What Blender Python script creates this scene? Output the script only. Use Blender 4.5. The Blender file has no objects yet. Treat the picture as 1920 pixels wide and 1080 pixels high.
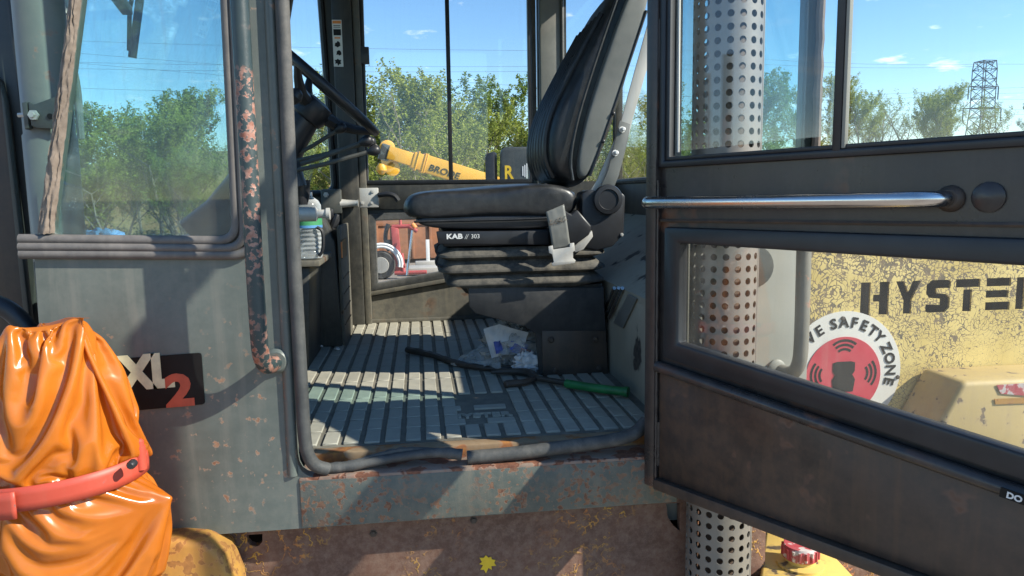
import bpy, bmesh, math, random
from mathutils import Vector, noise
random.seed(7)
R = math.radians
scn = bpy.context.scene
# ------------------------------------------------------------------ camera
EYE, DIST, FPX = 2.0, 1.55, 1380.0
YAW, PITCH, ROLL = R(7.1), R(-7.4), 0.017
C0 = Vector((0, -DIST, EYE))
fwd = Vector((math.sin(YAW)*math.cos(PITCH), math.cos(YAW)*math.cos(PITCH), math.sin(PITCH)))
rgt = Vector((math.cos(YAW), -math.sin(YAW), 0)); up = rgt.cross(fwd)
r2 = rgt*math.cos(ROLL) - up*math.sin(ROLL); u2 = up*math.cos(ROLL) + rgt*math.sin(ROLL)
cd = bpy.data.cameras.new('camera'); cam = bpy.data.objects.new('camera', cd); scn.collection.objects.link(cam)
from mathutils import Matrix
cam.matrix_world = Matrix(((r2.x, u2.x, -fwd.x, C0.x), (r2.y, u2.y, -fwd.y, C0.y), (r2.z, u2.z, -fwd.z, C0.z), (0, 0, 0, 1)))
cd.sensor_width = 36; cd.lens = 36*FPX/1920; cd.clip_start = 0.02; cd.clip_end = 3000
scn.camera = cam
# ------------------------------------------------------------------ sky, sun, exposure
SUN = Vector((1, -0.455, 0.787)).normalized()
EL = math.asin(SUN.z); ROT = math.atan2(SUN.x, SUN.y)
w = bpy.data.worlds.new('World'); scn.world = w; w.use_nodes = True
nt = w.node_tree; nt.nodes.clear()
N = nt.nodes.new; L = nt.links.new
out = N('ShaderNodeOutputWorld'); bg = N('ShaderNodeBackground'); bg.inputs[1].default_value = 0.125
sky = N('ShaderNodeTexSky'); sky.sky_type = 'NISHITA'; sky.sun_disc = False
sky.sun_elevation = EL; sky.sun_rotation = ROT; sky.air_density = 1.0; sky.dust_density = 0.0; sky.ozone_density = 3.0
hs0 = N('ShaderNodeHueSaturation'); hs0.inputs['Saturation'].default_value = 1.15; L(sky.outputs[0], hs0.inputs['Color'])
tc = N('ShaderNodeTexCoord'); sp = N('ShaderNodeSeparateXYZ'); L(tc.outputs['Generated'], sp.inputs[0])
mz = N('ShaderNodeMath'); mz.operation = 'MAXIMUM'; L(sp.outputs[2], mz.inputs[0]); mz.inputs[1].default_value = 0.03
az = N('ShaderNodeMath'); az.operation = 'ADD'; L(mz.outputs[0], az.inputs[0]); az.inputs[1].default_value = 0.12
dx = N('ShaderNodeMath'); dx.operation = 'DIVIDE'; L(sp.outputs[0], dx.inputs[0]); L(az.outputs[0], dx.inputs[1])
dy = N('ShaderNodeMath'); dy.operation = 'DIVIDE'; L(sp.outputs[1], dy.inputs[0]); L(az.outputs[0], dy.inputs[1])
cb = N('ShaderNodeCombineXYZ'); L(dx.outputs[0], cb.inputs[0]); L(dy.outputs[0], cb.inputs[1])
cn = N('ShaderNodeTexNoise'); cn.inputs['Scale'].default_value = 3.1; cn.inputs['Detail'].default_value = 7; cn.inputs['Roughness'].default_value = 0.58
L(cb.outputs[0], cn.inputs['Vector'])
cr = N('ShaderNodeMapRange'); L(cn.outputs['Fac'], cr.inputs[0]); cr.inputs[1].default_value = 0.605; cr.inputs[2].default_value = 0.76
cr.inputs[4].default_value = 0.9
mx = N('ShaderNodeMix'); mx.data_type = 'RGBA'; L(cr.outputs[0], mx.inputs[0]); L(hs0.outputs[0], mx.inputs[6]); mx.inputs[7].default_value = (8.2, 8.4, 8.8, 1)
L(mx.outputs[2], bg.inputs[0]); L(bg.outputs[0], out.inputs[0])
sl = bpy.data.lights.new('sun', 'SUN'); sl.energy = 5.0; sl.angle = R(0.53); sl.color = (1.0, 0.92, 0.79)
so = bpy.data.objects.new('sun', sl); scn.collection.objects.link(so); so.rotation_euler = (-SUN).to_track_quat('-Z', 'Y').to_euler(); so.location = (4, -6, 8)
scn.view_settings.view_transform = 'Standard'; scn.view_settings.look = 'None'; scn.view_settings.gamma = 1
scn.view_settings.exposure = 0.85
scn.cycles.max_bounces = 10; scn.cycles.transparent_max_bounces = 24; scn.cycles.diffuse_bounces = 4; scn.cycles.glossy_bounces = 4
scn.cycles.caustics_reflective = False; scn.cycles.caustics_refractive = False; scn.cycles.sample_clamp_indirect = 6

# ------------------------------------------------------------------ pixel helpers (photo 1920x1080): a pixel gives a direction, the plane touched gives the place
def ray(x, y): return fwd*FPX + r2*(x-960) - u2*(y-540)
def PY(x, y, Y=0.0):
    d = ray(x, y); return C0 + d*((Y-C0.y)/d.y)
def PZ(x, y, z):
    d = ray(x, y); return C0 + d*((z-C0.z)/d.z)
def PX(x, y, X):
    d = ray(x, y); return C0 + d*((X-C0.x)/d.x)
BETA = R(58); HINGE = Vector((0.505, 0.0, 0)); DDIR = Vector((math.cos(BETA), -math.sin(BETA), 0)); DN = Vector((-math.sin(BETA), -math.cos(BETA), 0))
def D3(t, z, o=0.0):            # point in the opened door: t from hinge, height z, o proud of its inner face
    p = HINGE + DDIR*t + DN*o; return Vector((p.x, p.y, z))

# ------------------------------------------------------------------ materials
def mk(name):
    m = bpy.data.materials.new(name); m.use_nodes = True; t = m.node_tree
    return m, t, t.nodes['Principled BSDF']
def rgba(c): return (c[0], c[1], c[2], 1)
def tnoise(t, scale, detail=5, rough=0.6, vec=None, stretch=None):
    n = t.nodes.new('ShaderNodeTexNoise'); n.inputs['Scale'].default_value = scale; n.inputs['Detail'].default_value = detail; n.inputs['Roughness'].default_value = rough
    tcn = t.nodes.new('ShaderNodeNewGeometry')
    if stretch:
        mp = t.nodes.new('ShaderNodeMapping'); mp.inputs['Scale'].default_value = stretch
        t.links.new(tcn.outputs['Position'], mp.inputs[0]); t.links.new(mp.outputs[0], n.inputs['Vector'])
    else: t.links.new(tcn.outputs['Position'], n.inputs['Vector'])
    return n.outputs['Fac']
def trange(t, src, a, b, c=0.0, d=1.0):
    r = t.nodes.new('ShaderNodeMapRange'); t.links.new(src, r.inputs[0])
    for i, v in enumerate((a, b, c, d)): r.inputs[i+1].default_value = v
    return r.outputs[0]
def tmix(t, fac, a, b):
    m = t.nodes.new('ShaderNodeMix'); m.data_type = 'RGBA'
    if isinstance(fac, float): m.inputs[0].default_value = fac
    else: t.links.new(fac, m.inputs[0])
    for i, v in ((6, a), (7, b)):
        if isinstance(v, tuple): m.inputs[i].default_value = rgba(v)
        else: t.links.new(v, m.inputs[i])
    return m.outputs[2]
def tmath(t, op, a, b):
    m = t.nodes.new('ShaderNodeMath'); m.operation = op
    for i, v in ((0, a), (1, b)):
        if isinstance(v, (int, float)): m.inputs[i].default_value = v
        else: t.links.new(v, m.inputs[i])
    return m.outputs[0]
def tbump(t, b, h, strength=0.3, dist=0.004):
    n = t.nodes.new('ShaderNodeBump'); n.inputs['Strength'].default_value = strength; n.inputs['Distance'].default_value = dist
    t.links.new(h, n.inputs['Height']); t.links.new(n.outputs[0], b.inputs['Normal'])
RUST = (0.16, 0.055, 0.025); RUST2 = (0.30, 0.13, 0.06)
def worn(name, base, vary=0.35, dirt=(0.25, 0.21, 0.16), dirt_amt=0.35, chips=None, chip_scale=18, chip_lo=0.66, rough=0.5, metal=0.0, streak=0.25, bump=0.07, chip_mask=None, spec=0.5):
    m, t, b = mk(name)
    n1 = tnoise(t, 3.5, 6, 0.65); n2 = tnoise(t, 28, 7, 0.72); n3 = tnoise(t, 6, 5, 0.6, stretch=(5, 5, 0.35))
    dark = tuple(x*(1-vary) for x in base); lite = tuple(min(1, x*(1+vary)) for x in base)
    col = tmix(t, trange(t, n1, 0.3, 0.7), dark, lite)
    nb = tnoise(t, 1.7, 4, 0.6)
    col = tmix(t, tmath(t, 'MULTIPLY', tmath(t, 'MULTIPLY', trange(t, n2, 0.40, 0.72), dirt_amt), trange(t, nb, 0.35, 0.68, 0.15, 1.0)), col, dirt)
    col = tmix(t, trange(t, n3, 0.52, 0.75, 0, streak), col, dirt)
    h = n2
    if chips:
        c1 = tnoise(t, chip_scale, 3, 0.55); fac = trange(t, c1, chip_lo, chip_lo+0.025)
        if chip_mask:
            c2 = tnoise(t, chip_mask[0], 3, 0.5); fac = tmath(t, 'MULTIPLY', fac, trange(t, c2, chip_mask[1], chip_mask[1]+0.12))
        n4 = tnoise(t, 70, 3, 0.6); cc = tmix(t, trange(t, n4, 0.35, 0.65), chips[0], chips[1])
        ring = trange(t, c1, chip_lo-0.035, chip_lo)
        if chip_mask: ring = tmath(t, 'MULTIPLY', ring, trange(t, c2, chip_mask[1], chip_mask[1]+0.12))
        col = tmix(t, tmath(t, 'MULTIPLY', ring, 0.45), col, tuple(min(1, 1.35*x+0.02) for x in chips[1]))
        col = tmix(t, fac, col, cc)
        h = tmath(t, 'SUBTRACT', n2, tmath(t, 'MULTIPLY', fac, 0.8))
    t.links.new(col, b.inputs['Base Color'])
    t.links.new(trange(t, n1, 0.3, 0.7, max(0.05, rough-0.12), min(1, rough+0.15)), b.inputs['Roughness'])
    b.inputs['Metallic'].default_value = metal; b.inputs['Specular IOR Level'].default_value = spec
    if bump: tbump(t, b, h, bump, 0.004)
    return m
def plain(name, base, rough=0.5, metal=0.0, vary=0.15, scale=12, spec=0.5):
    m, t, b = mk(name); n = tnoise(t, scale, 4)
    t.links.new(tmix(t, trange(t, n, 0.3, 0.7), tuple(x*(1-vary) for x in base), tuple(min(1, x*(1+vary)) for x in base)), b.inputs['Base Color'])
    b.inputs['Roughness'].default_value = rough; b.inputs['Metallic'].default_value = metal; b.inputs['Specular IOR Level'].default_value = spec
    return m
def glass(name, tint, dirt=0.12, streak=0.2, dirtcol=(0.55, 0.52, 0.45), zfade=None):
    m = bpy.data.materials.new(name); m.use_nodes = True; t = m.node_tree; t.nodes.clear()
    o = t.nodes.new('ShaderNodeOutputMaterial'); tr = t.nodes.new('ShaderNodeBsdfTransparent'); tr.inputs[0].default_value = rgba(tint)
    gl = t.nodes.new('ShaderNodeBsdfGlossy'); gl.inputs['Roughness'].default_value = 0.02; gl.inputs[0].default_value = (0.9, 0.95, 1, 1)
    lw = t.nodes.new('ShaderNodeLayerWeight'); lw.inputs[0].default_value = 0.5
    ff = tmath(t, 'ADD', tmath(t, 'MULTIPLY', tmath(t, 'POWER', lw.outputs['Facing'], 4.0), 0.6), 0.035)
    mx = t.nodes.new('ShaderNodeMixShader'); t.links.new(ff, mx.inputs[0]); t.links.new(tr.outputs[0], mx.inputs[1]); t.links.new(gl.outputs[0], mx.inputs[2])
    df = t.nodes.new('ShaderNodeBsdfDiffuse'); df.inputs[0].default_value = rgba(dirtcol)
    tl = t.nodes.new('ShaderNodeBsdfTranslucent'); tl.inputs[0].default_value = rgba(dirtcol)
    ds = t.nodes.new('ShaderNodeMixShader'); ds.inputs[0].default_value = 0.5; t.links.new(df.outputs[0], ds.inputs[1]); t.links.new(tl.outputs[0], ds.inputs[2])
    n1 = tnoise(t, 2.5, 6, 0.7); n2 = tnoise(t, 9, 5, 0.6, stretch=(6, 6, 0.25)); n3 = tnoise(t, 140, 2, 0.5)
    f = tmath(t, 'MULTIPLY', trange(t, n1, 0.35, 0.75), dirt)
    f = tmath(t, 'ADD', f, trange(t, n2, 0.55, 0.8, 0, streak))
    f = tmath(t, 'ADD', f, trange(t, n3, 0.70, 0.76, 0, dirt*0.5))
    if zfade:
        g = t.nodes.new('ShaderNodeNewGeometry'); s = t.nodes.new('ShaderNodeSeparateXYZ'); t.links.new(g.outputs['Position'], s.inputs[0])
        f = tmath(t, 'ADD', f, tmath(t, 'MULTIPLY', trange(t, s.outputs[2], zfade[0], zfade[1], zfade[2], 0), trange(t, n1, 0.25, 0.6, 0.4, 1)))
    mm = t.nodes.new('ShaderNodeMixShader'); t.links.new(f, mm.inputs[0]); t.links.new(mx.outputs[0], mm.inputs[1]); t.links.new(ds.outputs[0], mm.inputs[2])
    t.links.new(mm.outputs[0], o.inputs[0]); return m

MT = {}
MT['slate'] = worn('slate_paint', (0.108, 0.128, 0.116), 0.20, (0.27, 0.25, 0.21), 0.32, chips=((0.20, 0.09, 0.05), (0.36, 0.22, 0.14)), chip_scale=42, chip_lo=0.640, rough=0.42, streak=0.30, chip_mask=(3.0, 0.45))
MT['slate_rust'] = worn('slate_rusting_sill', (0.085, 0.105, 0.095), 0.25, (0.26, 0.21, 0.15), 0.5, chips=((0.12, 0.05, 0.03), (0.24, 0.13, 0.075)), chip_scale=75, chip_lo=0.555, rough=0.55, streak=0.3, chip_mask=(4.5, 0.42), bump=0.3)
MT['rust_top'] = worn('rusted_ledge', (0.24, 0.17, 0.13), 0.4, (0.36, 0.30, 0.24), 0.5, chips=((0.13, 0.05, 0.03), (0.24, 0.10, 0.055)), chip_scale=20, chip_lo=0.50, rough=0.8, bump=0.5)
MT['bar'] = worn('rusting_bar_paint', (0.026, 0.045, 0.048), 0.25, (0.18, 0.12, 0.09), 0.12, streak=0.06, chips=((0.22, 0.08, 0.05), (0.38, 0.22, 0.17)), chip_scale=75, chip_lo=0.545, rough=0.4, chip_mask=(7, 0.38), bump=0.3)
MT['door'] = worn('dark_door_paint', (0.034, 0.030, 0.030), 0.3, (0.10, 0.085, 0.07), 0.45, chips=((0.10, 0.04, 0.022), (0.15, 0.07, 0.04)), chip_scale=9, chip_lo=0.62, rough=0.33, streak=0.3, chip_mask=(3, 0.48))
MT['door_lower'] = worn('rusty_brown_door_skin', (0.052, 0.040, 0.034), 0.45, (0.14, 0.078, 0.042), 0.7, chips=((0.07, 0.032, 0.018), (0.11, 0.05, 0.028)), chip_scale=11, chip_lo=0.63, rough=0.42, streak=0.35)
MT['inner'] = worn('dark_interior_paint', (0.034, 0.034, 0.031), 0.3, (0.17, 0.155, 0.12), 0.35, rough=0.5, streak=0.3)
MT['inner_dusty'] = worn('dusty_interior_panel', (0.10, 0.095, 0.08), 0.35, (0.30, 0.26, 0.18), 0.5, chips=((0.05, 0.03, 0.02), (0.13, 0.07, 0.04)), chip_scale=14, chip_lo=0.60, rough=0.75, chip_mask=(3, 0.5))
MT['black'] = plain('black_plastic', (0.018, 0.019, 0.022), 0.42, vary=0.3)
MT['vinyl'] = worn('black_vinyl', (0.016, 0.017, 0.019), 0.25, (0.13, 0.125, 0.11), 0.22, rough=0.36, streak=0.12, bump=0.25)
MT['vinyl_grey'] = worn('dusty_sun_lightened_vinyl', (0.15, 0.155, 0.145), 0.2, (0.20, 0.19, 0.16), 0.3, rough=0.45, streak=0.15)  # dusty grey, base lightened to give the seat bolster a sunlit tone
MT['rubber'] = worn('weathered_rubber', (0.055, 0.058, 0.058), 0.3, (0.24, 0.22, 0.19), 0.45, rough=0.65, streak=0.25, bump=0.35)
MT['seal'] = worn('grey_window_rubber', (0.105, 0.10, 0.095), 0.2, (0.28, 0.25, 0.22), 0.4, rough=0.55, streak=0.25)
MT['bellows'] = worn('dusty_sunlit_bellows_rubber', (0.045, 0.042, 0.037), 0.25, (0.40, 0.35, 0.27), 0.6, rough=0.7, streak=0.1)  # beige dust, its colour brightened to stand for sun on the fold lips
MT['sealant'] = worn('brittle_sealant', (0.155, 0.125, 0.10), 0.3, (0.30, 0.25, 0.20), 0.5, rough=0.85, streak=0.4, bump=0.6)
MT['mat'] = worn('dusty_floor_mat', (0.15, 0.138, 0.11), 0.3, (0.36, 0.32, 0.25), 0.75, rough=0.85, streak=0.0, bump=0.4)
MT['block'] = worn('mat_tread_rubber', (0.35, 0.335, 0.28), 0.18, (0.50, 0.45, 0.34), 0.6, rough=0.75, streak=0.0, bump=0.25)
MT['plate'] = worn('speckled_seat_base_steel', (0.030, 0.031, 0.033), 0.2, (0.16, 0.15, 0.13), 0.5, rough=0.5, streak=0.1)
MT['brown_iron'] = worn('brown_iron', (0.055, 0.042, 0.034), 0.3, (0.16, 0.10, 0.06), 0.5, rough=0.55)
def chassis_mat():
    m, t, b = mk('rusted_chassis_with_curled_paint')
    base = tmix(t, trange(t, tnoise(t, 5, 6, 0.65), 0.3, 0.7), (0.085, 0.045, 0.032), (0.17, 0.085, 0.055))
    base = tmix(t, trange(t, tnoise(t, 38, 8, 0.8), 0.42, 0.66, 0, 0.8), base, (0.23, 0.15, 0.11))
    n = tnoise(t, 26, 3, 0.6); line = trange(t, tmath(t, 'ABSOLUTE', tmath(t, 'SUBTRACT', n, 0.5), 0.0), 0.012, 0.026, 1, 0)
    mask = trange(t, tnoise(t, 3.4, 4, 0.6), 0.46, 0.56); gap = trange(t, tnoise(t, 50, 2), 0.42, 0.52)
    fac = tmath(t, 'MULTIPLY', tmath(t, 'MULTIPLY', line, mask), gap)
    yel = tmix(t, trange(t, tnoise(t, 9, 3), 0.35, 0.65), (0.50, 0.30, 0.05), (0.40, 0.15, 0.06))
    t.links.new(tmix(t, fac, base, yel), b.inputs['Base Color']); b.inputs['Roughness'].default_value = 0.75
    tbump(t, b, tmath(t, 'ADD', tnoise(t, 60, 5, 0.7), tmath(t, 'MULTIPLY', fac, 1.5)), 0.5, 0.003); return m
MT['chassis'] = chassis_mat()
MT['yellow'] = worn('weathered_yellow', (0.62, 0.44, 0.12), 0.15, (0.36, 0.26, 0.12), 0.35, chips=((0.07, 0.06, 0.05), (0.14, 0.10, 0.06)), chip_scale=16, chip_lo=0.60, rough=0.5, streak=0.2)
MT['dull_yellow'] = worn('dusty_tan_yellow', (0.48, 0.36, 0.15), 0.15, (0.32, 0.25, 0.15), 0.6, chips=((0.10, 0.08, 0.06), (0.20, 0.14, 0.08)), chip_scale=28, chip_lo=0.64, rough=0.6, streak=0.4)
MT['fender'] = worn('orange_rusty_yellow', (0.42, 0.22, 0.045), 0.35, (0.20, 0.10, 0.04), 0.7, chips=((0.22, 0.10, 0.03), (0.34, 0.16, 0.045)), chip_scale=48, chip_lo=0.52, rough=0.55)
MT['steel'] = worn('perforated_steel', (0.20, 0.195, 0.18), 0.2, (0.20, 0.15, 0.10), 0.35, rough=0.5, metal=0.35, streak=0.2)
MT['chrome'] = worn('worn_chrome', (0.62, 0.60, 0.58), 0.12, (0.25, 0.17, 0.12), 0.25, rough=0.2, metal=1.0, streak=0.15, bump=0.05)
MT['zinc'] = worn('zinc_plate', (0.52, 0.51, 0.48), 0.15, (0.28, 0.22, 0.15), 0.3, rough=0.45, metal=0.3)
MT['beige'] = worn('grey_beige_sheet', (0.26, 0.265, 0.235), 0.15, (0.24, 0.22, 0.18), 0.35, rough=0.55)
MT['tan'] = worn('torn_tan_lining', (0.30, 0.28, 0.22), 0.2, (0.13, 0.11, 0.09), 0.35, chips=((0.03, 0.028, 0.025), (0.07, 0.06, 0.05)), chip_scale=9, chip_lo=0.62, rough=0.8)
MT['cyl'] = worn('olive_grey_cylinder', (0.17, 0.165, 0.14), 0.2, (0.26, 0.22, 0.17), 0.3, chips=((0.20, 0.07, 0.04), (0.32, 0.15, 0.09)), chip_scale=26, chip_lo=0.60, rough=0.45, chip_mask=(4, 0.5))
MT['dark_olive'] = worn('dark_olive_steel', (0.055, 0.062, 0.058), 0.25, (0.15, 0.13, 0.10), 0.35, rough=0.5)
MT['red_strap'] = worn('faded_red_paint', (0.42, 0.060, 0.035), 0.12, (0.30, 0.12, 0.08), 0.15, chips=((0.05, 0.04, 0.04), (0.12, 0.08, 0.07)), chip_scale=30, chip_lo=0.69, rough=0.42)
MT['red_cap'] = worn('scuffed_red_cap', (0.36, 0.035, 0.05), 0.2, (0.45, 0.38, 0.36), 0.4, chips=((0.42, 0.38, 0.36), (0.5, 0.46, 0.44)), chip_scale=45, chip_lo=0.56, rough=0.55)
MT['decal_black'] = plain('decal_black', (0.010, 0.010, 0.010), 0.5, vary=0.4, spec=0.2)
MT['cream'] = plain('decal_cream', (0.66, 0.63, 0.40), 0.5, vary=0.12, scale=50)
MT['decal_red'] = plain('decal_red', (0.46, 0.085, 0.045), 0.5, vary=0.15, scale=40)
MT['white'] = worn('scuffed_white', (0.66, 0.65, 0.60), 0.1, (0.36, 0.33, 0.28), 0.3, rough=0.5)
MT['sign_red'] = worn('sign_red', (0.50, 0.035, 0.06), 0.12, (0.45, 0.25, 0.22), 0.15, rough=0.45)
MT['letter_white'] = plain('letter_white', (0.72, 0.72, 0.70), 0.5, vary=0.06)
MT['orange_print'] = plain('orange_print', (0.70, 0.22, 0.04), 0.5)
MT['glass_front'] = glass('dusty_teal_glass', (0.84, 0.945, 0.95), 0.05, 0.12, zfade=(1.90, 2.15, 0.10))
MT['glass_far'] = glass('clear_cab_glass', (0.96, 0.98, 0.985), 0.02, 0.03)
MT['glass_door'] = glass('clear_door_glass', (0.96, 0.985, 0.99), 0.02, 0.02, zfade=(2.06, 2.13, 0.10))
MT['glass_slide'] = glass('sliding_door_glass', (0.955, 0.985, 0.99), 0.02, 0.03, zfade=(2.05, 2.13, 0.10))
MT['glass_low'] = glass('smeared_lower_glass', (0.97, 0.985, 0.98), 0.07, 0.06, zfade=(1.55, 1.72, 0.06))
MT['glass_teal'] = glass('teal_quarter_glass', (0.76, 0.92, 0.93), 0.03, 0.03)
MT['green_handle'] = plain('green_rubber_grip', (0.02, 0.16, 0.05), 0.45, vary=0.4)
MT['gear'] = worn('oily_iron', (0.045, 0.040, 0.034), 0.3, (0.13, 0.10, 0.07), 0.4, rough=0.55)
MT['bulge_white'] = plain('paper_white', (0.62, 0.62, 0.62), 0.8, vary=0.15, scale=30)
MT['blue_print'] = plain('blue_print', (0.08, 0.12, 0.42), 0.6)
MT['green_label'] = plain('green_label', (0.06, 0.28, 0.12), 0.5)
MT['blue_label'] = plain('blue_label', (0.10, 0.28, 0.55), 0.5)
MT['wood'] = worn('rusted_threshold', (0.30, 0.20, 0.11), 0.3, (0.36, 0.30, 0.22), 0.4, chips=((0.38, 0.16, 0.04), (0.25, 0.10, 0.04)), chip_scale=12, chip_lo=0.52, rough=0.8)

def bag_mat():
    m = bpy.data.materials.new('orange_plastic_film'); m.use_nodes = True; t = m.node_tree; t.nodes.clear()
    o = t.nodes.new('ShaderNodeOutputMaterial'); b = t.nodes.new('ShaderNodeBsdfPrincipled')
    n = tnoise(t, 5, 4); col = tmix(t, trange(t, n, 0.3, 0.7), (0.50, 0.14, 0.010), (0.68, 0.225, 0.028))
    t.links.new(col, b.inputs['Base Color']); b.inputs['Roughness'].default_value = 0.22; b.inputs['Specular IOR Level'].default_value = 0.75
    n2 = tnoise(t, 11, 3, 0.5, stretch=(1.0, 1.0, 0.55)); n2.node.noise_type = 'RIDGED_MULTIFRACTAL'; n2.node.inputs['Distortion'].default_value = 0.6; tbump(t, b, n2, 0.55, 0.004)
    tl = t.nodes.new('ShaderNodeBsdfTranslucent'); t.links.new(col, tl.inputs[0])
    mx = t.nodes.new('ShaderNodeMixShader'); mx.inputs[0].default_value = 0.25; t.links.new(b.outputs[0], mx.inputs[1]); t.links.new(tl.outputs[0], mx.inputs[2])
    tr = t.nodes.new('ShaderNodeBsdfTransparent'); tr.inputs[0].default_value = (1.0, 0.55, 0.12, 1)
    m2 = t.nodes.new('ShaderNodeMixShader'); m2.inputs[0].default_value = 0.13; t.links.new(mx.outputs[0], m2.inputs[1]); t.links.new(tr.outputs[0], m2.inputs[2])
    t.links.new(m2.outputs[0], o.inputs[0]); return m
MT['bag'] = bag_mat()
def film_mat():
    m = bpy.data.materials.new('clear_film'); m.use_nodes = True; t = m.node_tree; t.nodes.clear()
    o = t.nodes.new('ShaderNodeOutputMaterial'); tr = t.nodes.new('ShaderNodeBsdfTransparent')
    b = t.nodes.new('ShaderNodeBsdfPrincipled'); b.inputs['Base Color'].default_value = (0.55, 0.55, 0.52, 1); b.inputs['Roughness'].default_value = 0.2
    n = tnoise(t, 14, 5); tbump(t, b, n, 0.6, 0.01)
    mx = t.nodes.new('ShaderNodeMixShader'); t.links.new(trange(t, n, 0.3, 0.7, 0.2, 0.65), mx.inputs[0]); t.links.new(tr.outputs[0], mx.inputs[1]); t.links.new(b.outputs[0], mx.inputs[2])
    t.links.new(mx.outputs[0], o.inputs[0]); return m
MT['film'] = film_mat()
def water_mat():
    m = bpy.data.materials.new('clear_bottle_plastic'); m.use_nodes = True; t = m.node_tree; t.nodes.clear()
    o = t.nodes.new('ShaderNodeOutputMaterial'); tr = t.nodes.new('ShaderNodeBsdfTransparent'); tr.inputs[0].default_value = (0.86, 0.9, 0.92, 1)
    g = t.nodes.new('ShaderNodeBsdfPrincipled'); g.inputs['Roughness'].default_value = 0.1; g.inputs['Base Color'].default_value = (0.7, 0.74, 0.76, 1)
    lw = t.nodes.new('ShaderNodeLayerWeight'); lw.inputs[0].default_value = 0.35
    mx = t.nodes.new('ShaderNodeMixShader'); t.links.new(trange(t, lw.outputs['Facing'], 0, 1, 0.18, 0.8), mx.inputs[0]); t.links.new(tr.outputs[0], mx.inputs[1]); t.links.new(g.outputs[0], mx.inputs[2])
    t.links.new(mx.outputs[0], o.inputs[0]); return m
MT['water'] = water_mat()
def hood_mat():     # flaked yellow over dark primer: cracked network
    m, t, b = mk('flaking_yellow_hood')
    tcn = t.nodes.new('ShaderNodeTexCoord')
    nz = t.nodes.new('ShaderNodeTexNoise'); nz.inputs['Scale'].default_value = 14; nz.inputs['Detail'].default_value = 3; t.links.new(tcn.outputs['Object'], nz.inputs['Vector'])
    mxv = t.nodes.new('ShaderNodeMix'); mxv.data_type = 'VECTOR'; mxv.inputs[0].default_value = 0.10; t.links.new(tcn.outputs['Object'], mxv.inputs[4]); t.links.new(nz.outputs['Color'], mxv.inputs[5])
    v = t.nodes.new('ShaderNodeTexVoronoi'); v.feature = 'DISTANCE_TO_EDGE'; v.inputs['Scale'].default_value = 85; t.links.new(mxv.outputs[1], v.inputs['Vector'])
    big = tnoise(t, 3.2, 4, 0.6); mid = tnoise(t, 26, 4, 0.65)
    g = t.nodes.new('ShaderNodeNewGeometry'); s = t.nodes.new('ShaderNodeSeparateXYZ'); t.links.new(g.outputs['Position'], s.inputs[0])
    hgt = trange(t, s.outputs[2], 1.52, 1.85, 0.0, 1.0)
    amount = tmath(t, 'ADD', trange(t, big, 0.32, 0.68, -0.1, 0.5), tmath(t, 'MULTIPLY', hgt, 0.55))
    width = tmath(t, 'MULTIPLY', amount, 0.17)
    crack = tmath(t, 'LESS_THAN', v.outputs['Distance'], width)
    flake = trange(t, tmath(t, 'ADD', mid, tmath(t, 'MULTIPLY', amount, 0.16)), 0.68, 0.71)
    fac = tmath(t, 'MAXIMUM', tmath(t, 'MULTIPLY', crack, trange(t, mid, 0.36, 0.44)), flake)
    yel = tmix(t, trange(t, tnoise(t, 7, 5), 0.3, 0.7), (0.52, 0.39, 0.12), (0.72, 0.57, 0.22))
    drk = tmix(t, trange(t, tnoise(t, 30, 3), 0.3, 0.7), (0.10, 0.085, 0.06), (0.22, 0.16, 0.09))
    t.links.new(tmix(t, fac, yel, drk), b.inputs['Base Color']); b.inputs['Roughness'].default_value = 0.55
    tbump(t, b, tmath(t, 'SUBTRACT', 1.0, fac), 0.3, 0.002); return m
MT['hood'] = hood_mat()

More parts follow.
